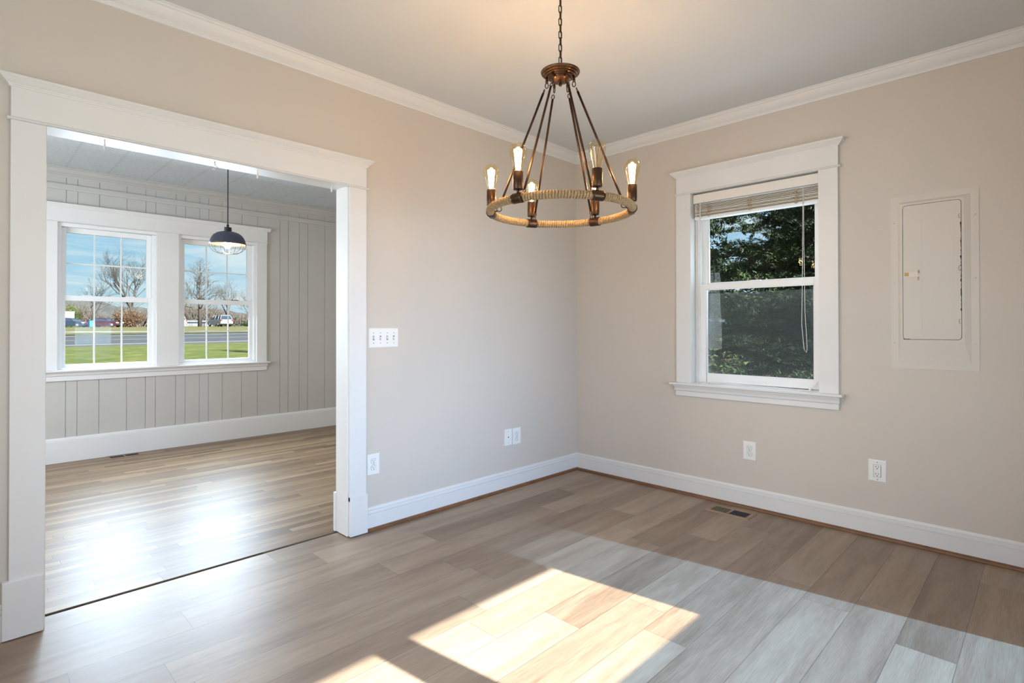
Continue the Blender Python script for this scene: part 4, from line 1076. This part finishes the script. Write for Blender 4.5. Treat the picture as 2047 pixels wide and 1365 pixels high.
T2 = put_tree('bare_tree', 'bare tree rising behind the white SUV', 33.5, 113.0, tB, MT['twig_b'], GT)
T3 = put_tree('bare_tree', 'bare tree at the right edge of the right front window', 39.0, 105.0, tC, MT['twig'], GT)
def tree_copy(src, x, y, rz, s, label):
    o = src.copy(); COL.objects.link(o); o.location = (x, y, gz(x, y)-0.1); o.rotation_euler = (0, 0, rz); o.scale = (s, s, s); o['label'] = label
tree_copy(T1, 4.0, 132.0, 2.0, 1.05, 'bare tree at the left edge of the left front window, behind the trailer')
tree_copy(T2, 9.2, 134.5, 4.0, 0.5, 'small bare tree behind the dark blue sedan')
tree_copy(T3, 27.5, 121.0, 1.0, 1.05, 'bare tree just left of the cone-shaped tree')
tree_copy(T1, 44.6, 131.0, 3.3, 0.95, 'bare tree behind the one at the right window edge')
tree_copy(T3, 21.5, 137.0, 5.3, 0.9, 'bare tree to the right of the big spreading tree')
# woods and hill far behind: a mass nobody could count
def woods():
    rng = np.random.default_rng(21); tr = []
    n = 20000
    x = rng.uniform(-20, 95, n); y = rng.uniform(140, 168, n); h = rng.uniform(2.0, 6.2, n)*(0.75+0.25*np.sin(x*0.21)+0.15*np.sin(x*0.53))
    for k in range(3):
        z0 = np.array([gz(a, b) for a, b in zip(x, y)]) + h*k*0.22
        base = np.stack([x+rng.normal(0, .3, n), y, z0], 1); d = np.stack([rng.normal(0, .45, n), rng.normal(0, .3, n), np.ones(n)], 1)
        tip = base + d*(h*0.55)[:, None]; w = np.array([0.08, 0.0, 0.0])
        tr.append(np.stack([base-w, base+w, tip], 1))
    o = tri_mesh('woods', np.concatenate(tr), MT['woods']); o['kind'] = 'stuff'; tag(o, 'grey-brown leafless woods along the far side of the parking area', 'woods')
    xs = np.linspace(-150, 330, 90); m = MB(); top = [9 + 5*math.sin(a*0.021+1.2) + 2.2*math.sin(a*0.07) + 0.8*math.sin(a*0.31) for a in xs]
    vs = [(a, 330, 0) for a in xs] + [(a, 350, 2.0+t) for a, t in zip(xs, top)] + [(a, 400, 2.0+t*1.1) for a, t in zip(xs, top)]
    q = len(xs); m.add(vs, [(i*q+k, i*q+k+1, (i+1)*q+k+1, (i+1)*q+k) for i in range(2) for k in range(q-1)])
    hm = ground_mat('wooded_hill', (0.030, 0.034, 0.036), (0.056, 0.056, 0.053), 0.25)
    st(m.build('ground_hill', hm))
woods()
bush('bush', 'round brown leafless-looking bush beside the maroon car', 'bush', (15.3, 103.0, gz(15.3, 103.0)), 2.3, 3.0, 15600, MT['bush_brown'], MT['twig_b'], 7, 0.15)
bush('bush', 'olive evergreen bush behind the white trailer', 'bush', (9.5, 122.0, gz(9.5, 122.0)), 2.4, 4.0, 12000, MT['bush_green'], MT['twig_b'], 9, 0.17)
bush('bush', 'low dark green mound of shrub right of the white SUV', 'bush', (30.2, 91.0, gz(30.2, 91.0)), 1.5, 0.75, 2600, MT['cedar2'], MT['twig_b'], 10, 0.22)

# ---------------------------------------------------------------- vehicles across the road
def car_paint(name, c):
    m, nt, p, out = newmat(name); p.inputs['Base Color'].default_value = (*c, 1); p.inputs['Roughness'].default_value = 0.35
    p.inputs['Coat Weight'].default_value = 0.6; p.inputs['Coat Roughness'].default_value = 0.08
    return m
MT['carglass'] = simple('car_glass', (0.02, 0.03, 0.045), 0.08, spec=0.8)
MT['tyre'] = simple('tyre_rubber', (0.015, 0.015, 0.016), 0.8)
MT['rim'] = simple('alloy_rim', (0.30, 0.31, 0.32), 0.35, metal=0.7)
MT['lens_red'] = simple('red_lens', (0.42, 0.03, 0.02), 0.2)
MT['lens_clear'] = simple('clear_lens', (0.75, 0.76, 0.78), 0.15)
def car(name, label, cat, loc, rz, paint, kind):
    r = thing(name, label, cat, loc, rz, None)
    if kind == 'suv':
        L_, W_, H = 4.65, 1.86, 1.72
        body = [(-2.30, 0.42), (-2.34, 0.62), (-2.30, 1.00), (-2.20, 1.06), (0.75, 1.06), (1.05, 1.04), (1.95, 0.95), (2.25, 0.84), (2.33, 0.60), (2.28, 0.34), (1.8, 0.26), (-1.9, 0.26)]
        roof = [(-2.20, 1.05), (-1.98, 1.62), (-1.80, 1.70), (-0.30, 1.73), (0.20, 1.66), (1.02, 1.05)]
    else:
        L_, W_, H = 4.65, 1.82, 1.44
        body = [(-2.28, 0.46), (-2.30, 0.66), (-2.22, 0.94), (-1.70, 0.98), (0.70, 0.92), (1.20, 0.88), (1.95, 0.76), (2.25, 0.60), (2.30, 0.40), (2.20, 0.24), (1.8, 0.22), (-1.9, 0.22)]
        roof = [(-1.78, 0.96), (-1.05, 1.36), (-0.55, 1.43), (0.05, 1.41), (0.30, 1.35), (1.08, 0.90)]
    def shell(poly, w0, w1, z0, z1):
        n = len(poly); vs = []
        for s in (-1, 1):
            for x, z in poly:
                k = (z-z0)/(z1-z0); vs.append((x*(1.0 if abs(x) < 1.9 else 1.0), s*(w0+(w1-w0)*k), z))
        m = MB(); m.add(vs, [tuple(range(n))[::-1], tuple(range(n, 2*n))] + [(i, (i+1) % n, n+(i+1) % n, n+i) for i in range(n)]); return m
    shell(body, W_/2, W_/2-0.05, 0.24, 1.05).build('body', paint, r, 0.06, seg=3)
    gh = shell(roof, W_/2-0.05, W_/2-0.26, roof[0][1], roof[3][1]).build('windows', MT['carglass'], r, 0.03)
    rt = [(roof[1][0]-0.04, roof[1][1]), (roof[2][0], roof[2][1]+0.012), (roof[3][0], roof[3][1]+0.014), (roof[4][0]+0.04, roof[4][1]+0.01), (roof[4][0]+0.02, roof[4][1]-0.05), (roof[3][0], roof[3][1]-0.06), (roof[2][0], roof[2][1]-0.07)]
    shell(rt, W_/2-0.235, W_/2-0.25, rt[0][1], rt[2][1]).build('roof', paint, r, 0.01)
    # pillars
    for s in (-1, 1):
        for a, b in (((roof[5][0]-0.02, roof[5][1]+0.02), (roof[4][0]+0.01, roof[4][1])), ((-0.25, 1.0), (-0.30, roof[3][1]-0.02)), ((roof[0][0]+0.02, roof[0][1]+0.02), (roof[1][0]+0.01, roof[1][1])),
                     ((-1.35, 1.0), (-1.30, roof[2][1]-0.03))):
            def yy(z): return s*(W_/2-0.045 + (-0.21)*(z-roof[0][1])/(roof[3][1]-roof[0][1]))
            MB().tube([(a[0], yy(a[1]), a[1]), (b[0], yy(b[1]), b[1])], 0.035, 6).build('pillar', paint, r)
    for x in (-1.38, 1.42):
        for s in (-1, 1):
            w = MB().lathe([(0.0, -0.10), (0.20, -0.11), (0.30, -0.105), (0.335, -0.06), (0.335, 0.06), (0.30, 0.105), (0.20, 0.11), (0.0, 0.10)], c=(x, s*(W_/2-0.09), 0.335), n=22, axis='y').build('wheel', MT['tyre'], r)
            MB().lathe([(0.0, -0.012), (0.19, -0.012), (0.20, 0.012), (0.0, 0.012)], c=(x, s*(W_/2+0.015), 0.335), n=18, axis='y').build('rim', MT['rim'], w)
    zf = 0.64 if kind != 'suv' else 0.76
    for s in (-1, 1):
        MB().box(2.06, 2.27, s*0.55, s*(W_/2-0.03), zf-0.03, zf+0.10).build('headlight', MT['lens_clear'], r, 0.02)
        if kind == 'suv': MB().box(-2.36, -2.18, s*0.66, s*(W_/2+0.005), 0.80, 1.05).build('tail_light', MT['lens_red'], r, 0.02)
        else: MB().box(-2.31, -2.10, s*0.55, s*(W_/2+0.004), 0.74, 0.90).build('tail_light', MT['lens_red'], r, 0.02)
    MB().box(-2.372, -2.34, -0.26, 0.26, 0.62 if kind == 'suv' else 0.55, 0.76 if kind == 'suv' else 0.68).build('number_plate', MT['lens_clear'], r)
    MB().box(2.28, 2.34, -0.55, 0.55, 0.34, 0.50).build('grille', MT['tyre'], r, 0.01)
    MB().box(-2.37, -2.28, -0.80, 0.80, 0.36, 0.46).build('bumper', MT['tyre'] if kind == 'suv' else paint, r, 0.01)
    return r
def cz(x, y): return gz(x, y) + 0.01
car('sedan', 'dark blue-grey sedan parked across the road at the left', 'car', (8.0, 101.5, cz(8.0, 101.5)), math.radians(-38), car_paint('slate_blue_paint', (0.012, 0.022, 0.036)), 'sedan')
car('sedan', 'dark maroon sedan parked left of the brown bush', 'car', (12.1, 101.0, cz(12.1, 101.0)), math.radians(-38), car_paint('maroon_paint', (0.032, 0.004, 0.009)), 'sedan')
car('suv', 'white SUV parked across the road, seen from behind in the right front window', 'car', (24.6, 88.5, cz(24.6, 88.5)), math.radians(97), car_paint('white_paint', (0.24, 0.26, 0.28)), 'suv')
car('suv', 'white vehicle cut off by the left side of the right front window', 'car', (18.4, 91.5, cz(18.4, 91.5)), math.radians(170), car_paint('white_paint_b', (0.24, 0.26, 0.28)), 'suv')
def trailer():
    x, y = 6.2, 108.0; r = thing('trailer', 'long white box trailer behind the dark blue sedan', 'trailer', (x, y, gz(x, y)), math.radians(-6))
    MB().box(-4.0, 3.0, -1.2, 1.2, 0.55, 2.45).build('box', simple('trailer_white', (0.24, 0.26, 0.28), 0.5), r, 0.03)
    MB().box(-4.03, 3.03, -1.23, 1.23, 2.38, 2.50).build('roof_trim', simple('trailer_trim', (0.34, 0.35, 0.36), 0.5), r, 0.01)
    for s in (-1, 1):
        for k in (-1.2, -0.2): MB().lathe([(0.0, -0.12), (0.30, -0.12), (0.36, -0.06), (0.36, 0.06), (0.30, 0.12), (0.0, 0.12)], c=(k, s*1.0, 0.37), n=20, axis='y').build('wheel', MT['tyre'], r)
trailer()
def bin_():
    x, y = 10.2, 99.6; r = thing('wheelie_bin', 'bright blue rubbish bin between the two dark sedans', 'bin', (x, y, gz(x, y)), 0.3)
    b = MB(); q = [(-.30, -.30), (.30, -.30), (.30, .30), (-.30, .30)]
    b.add([(p[0]*0.85, p[1]*0.85, 0.06) for p in q] + [(p[0]*1.1, p[1]*1.1, 1.0) for p in q], [(3,2,1,0),(4,5,6,7)] + [(i, (i+1) % 4, 4+(i+1) % 4, 4+i) for i in range(4)])
    bm_ = simple('blue_bin_plastic', (0.03, 0.14, 0.28), 0.4); b.build('bin_body', bm_, r, 0.03)
    MB().box(-0.36, 0.36, -0.36, 0.36, 1.0, 1.08).build('lid', MT['black'], r, 0.02)
    for s in (-1, 1): MB().lathe([(0.0, -0.03), (0.10, -0.03), (0.10, 0.03), (0.0, 0.03)], c=(s*0.2, 0.24, 0.10), n=14, axis='x').build('wheel', MT['tyre'], r)
bin_()
def low_building():
    x, y = 32.0, 128.0; r = thing('shed', 'long low white building behind the cone-shaped bare tree', 'building', (x, y, gz(x, y)-0.1), math.radians(-10))
    MB().box(-3.0, 3.0, -2, 2, 0, 1.0).build('wall', simple('shed_white', (0.10, 0.105, 0.11), 0.7), r, 0.02)
    MB().prism([(-2.3, 0.95), (2.3, 0.95), (0, 1.40)], 'x', -3.2, 3.2).build('roof', simple('shed_roof', (0.13, 0.14, 0.15), 0.5), r)
low_building()
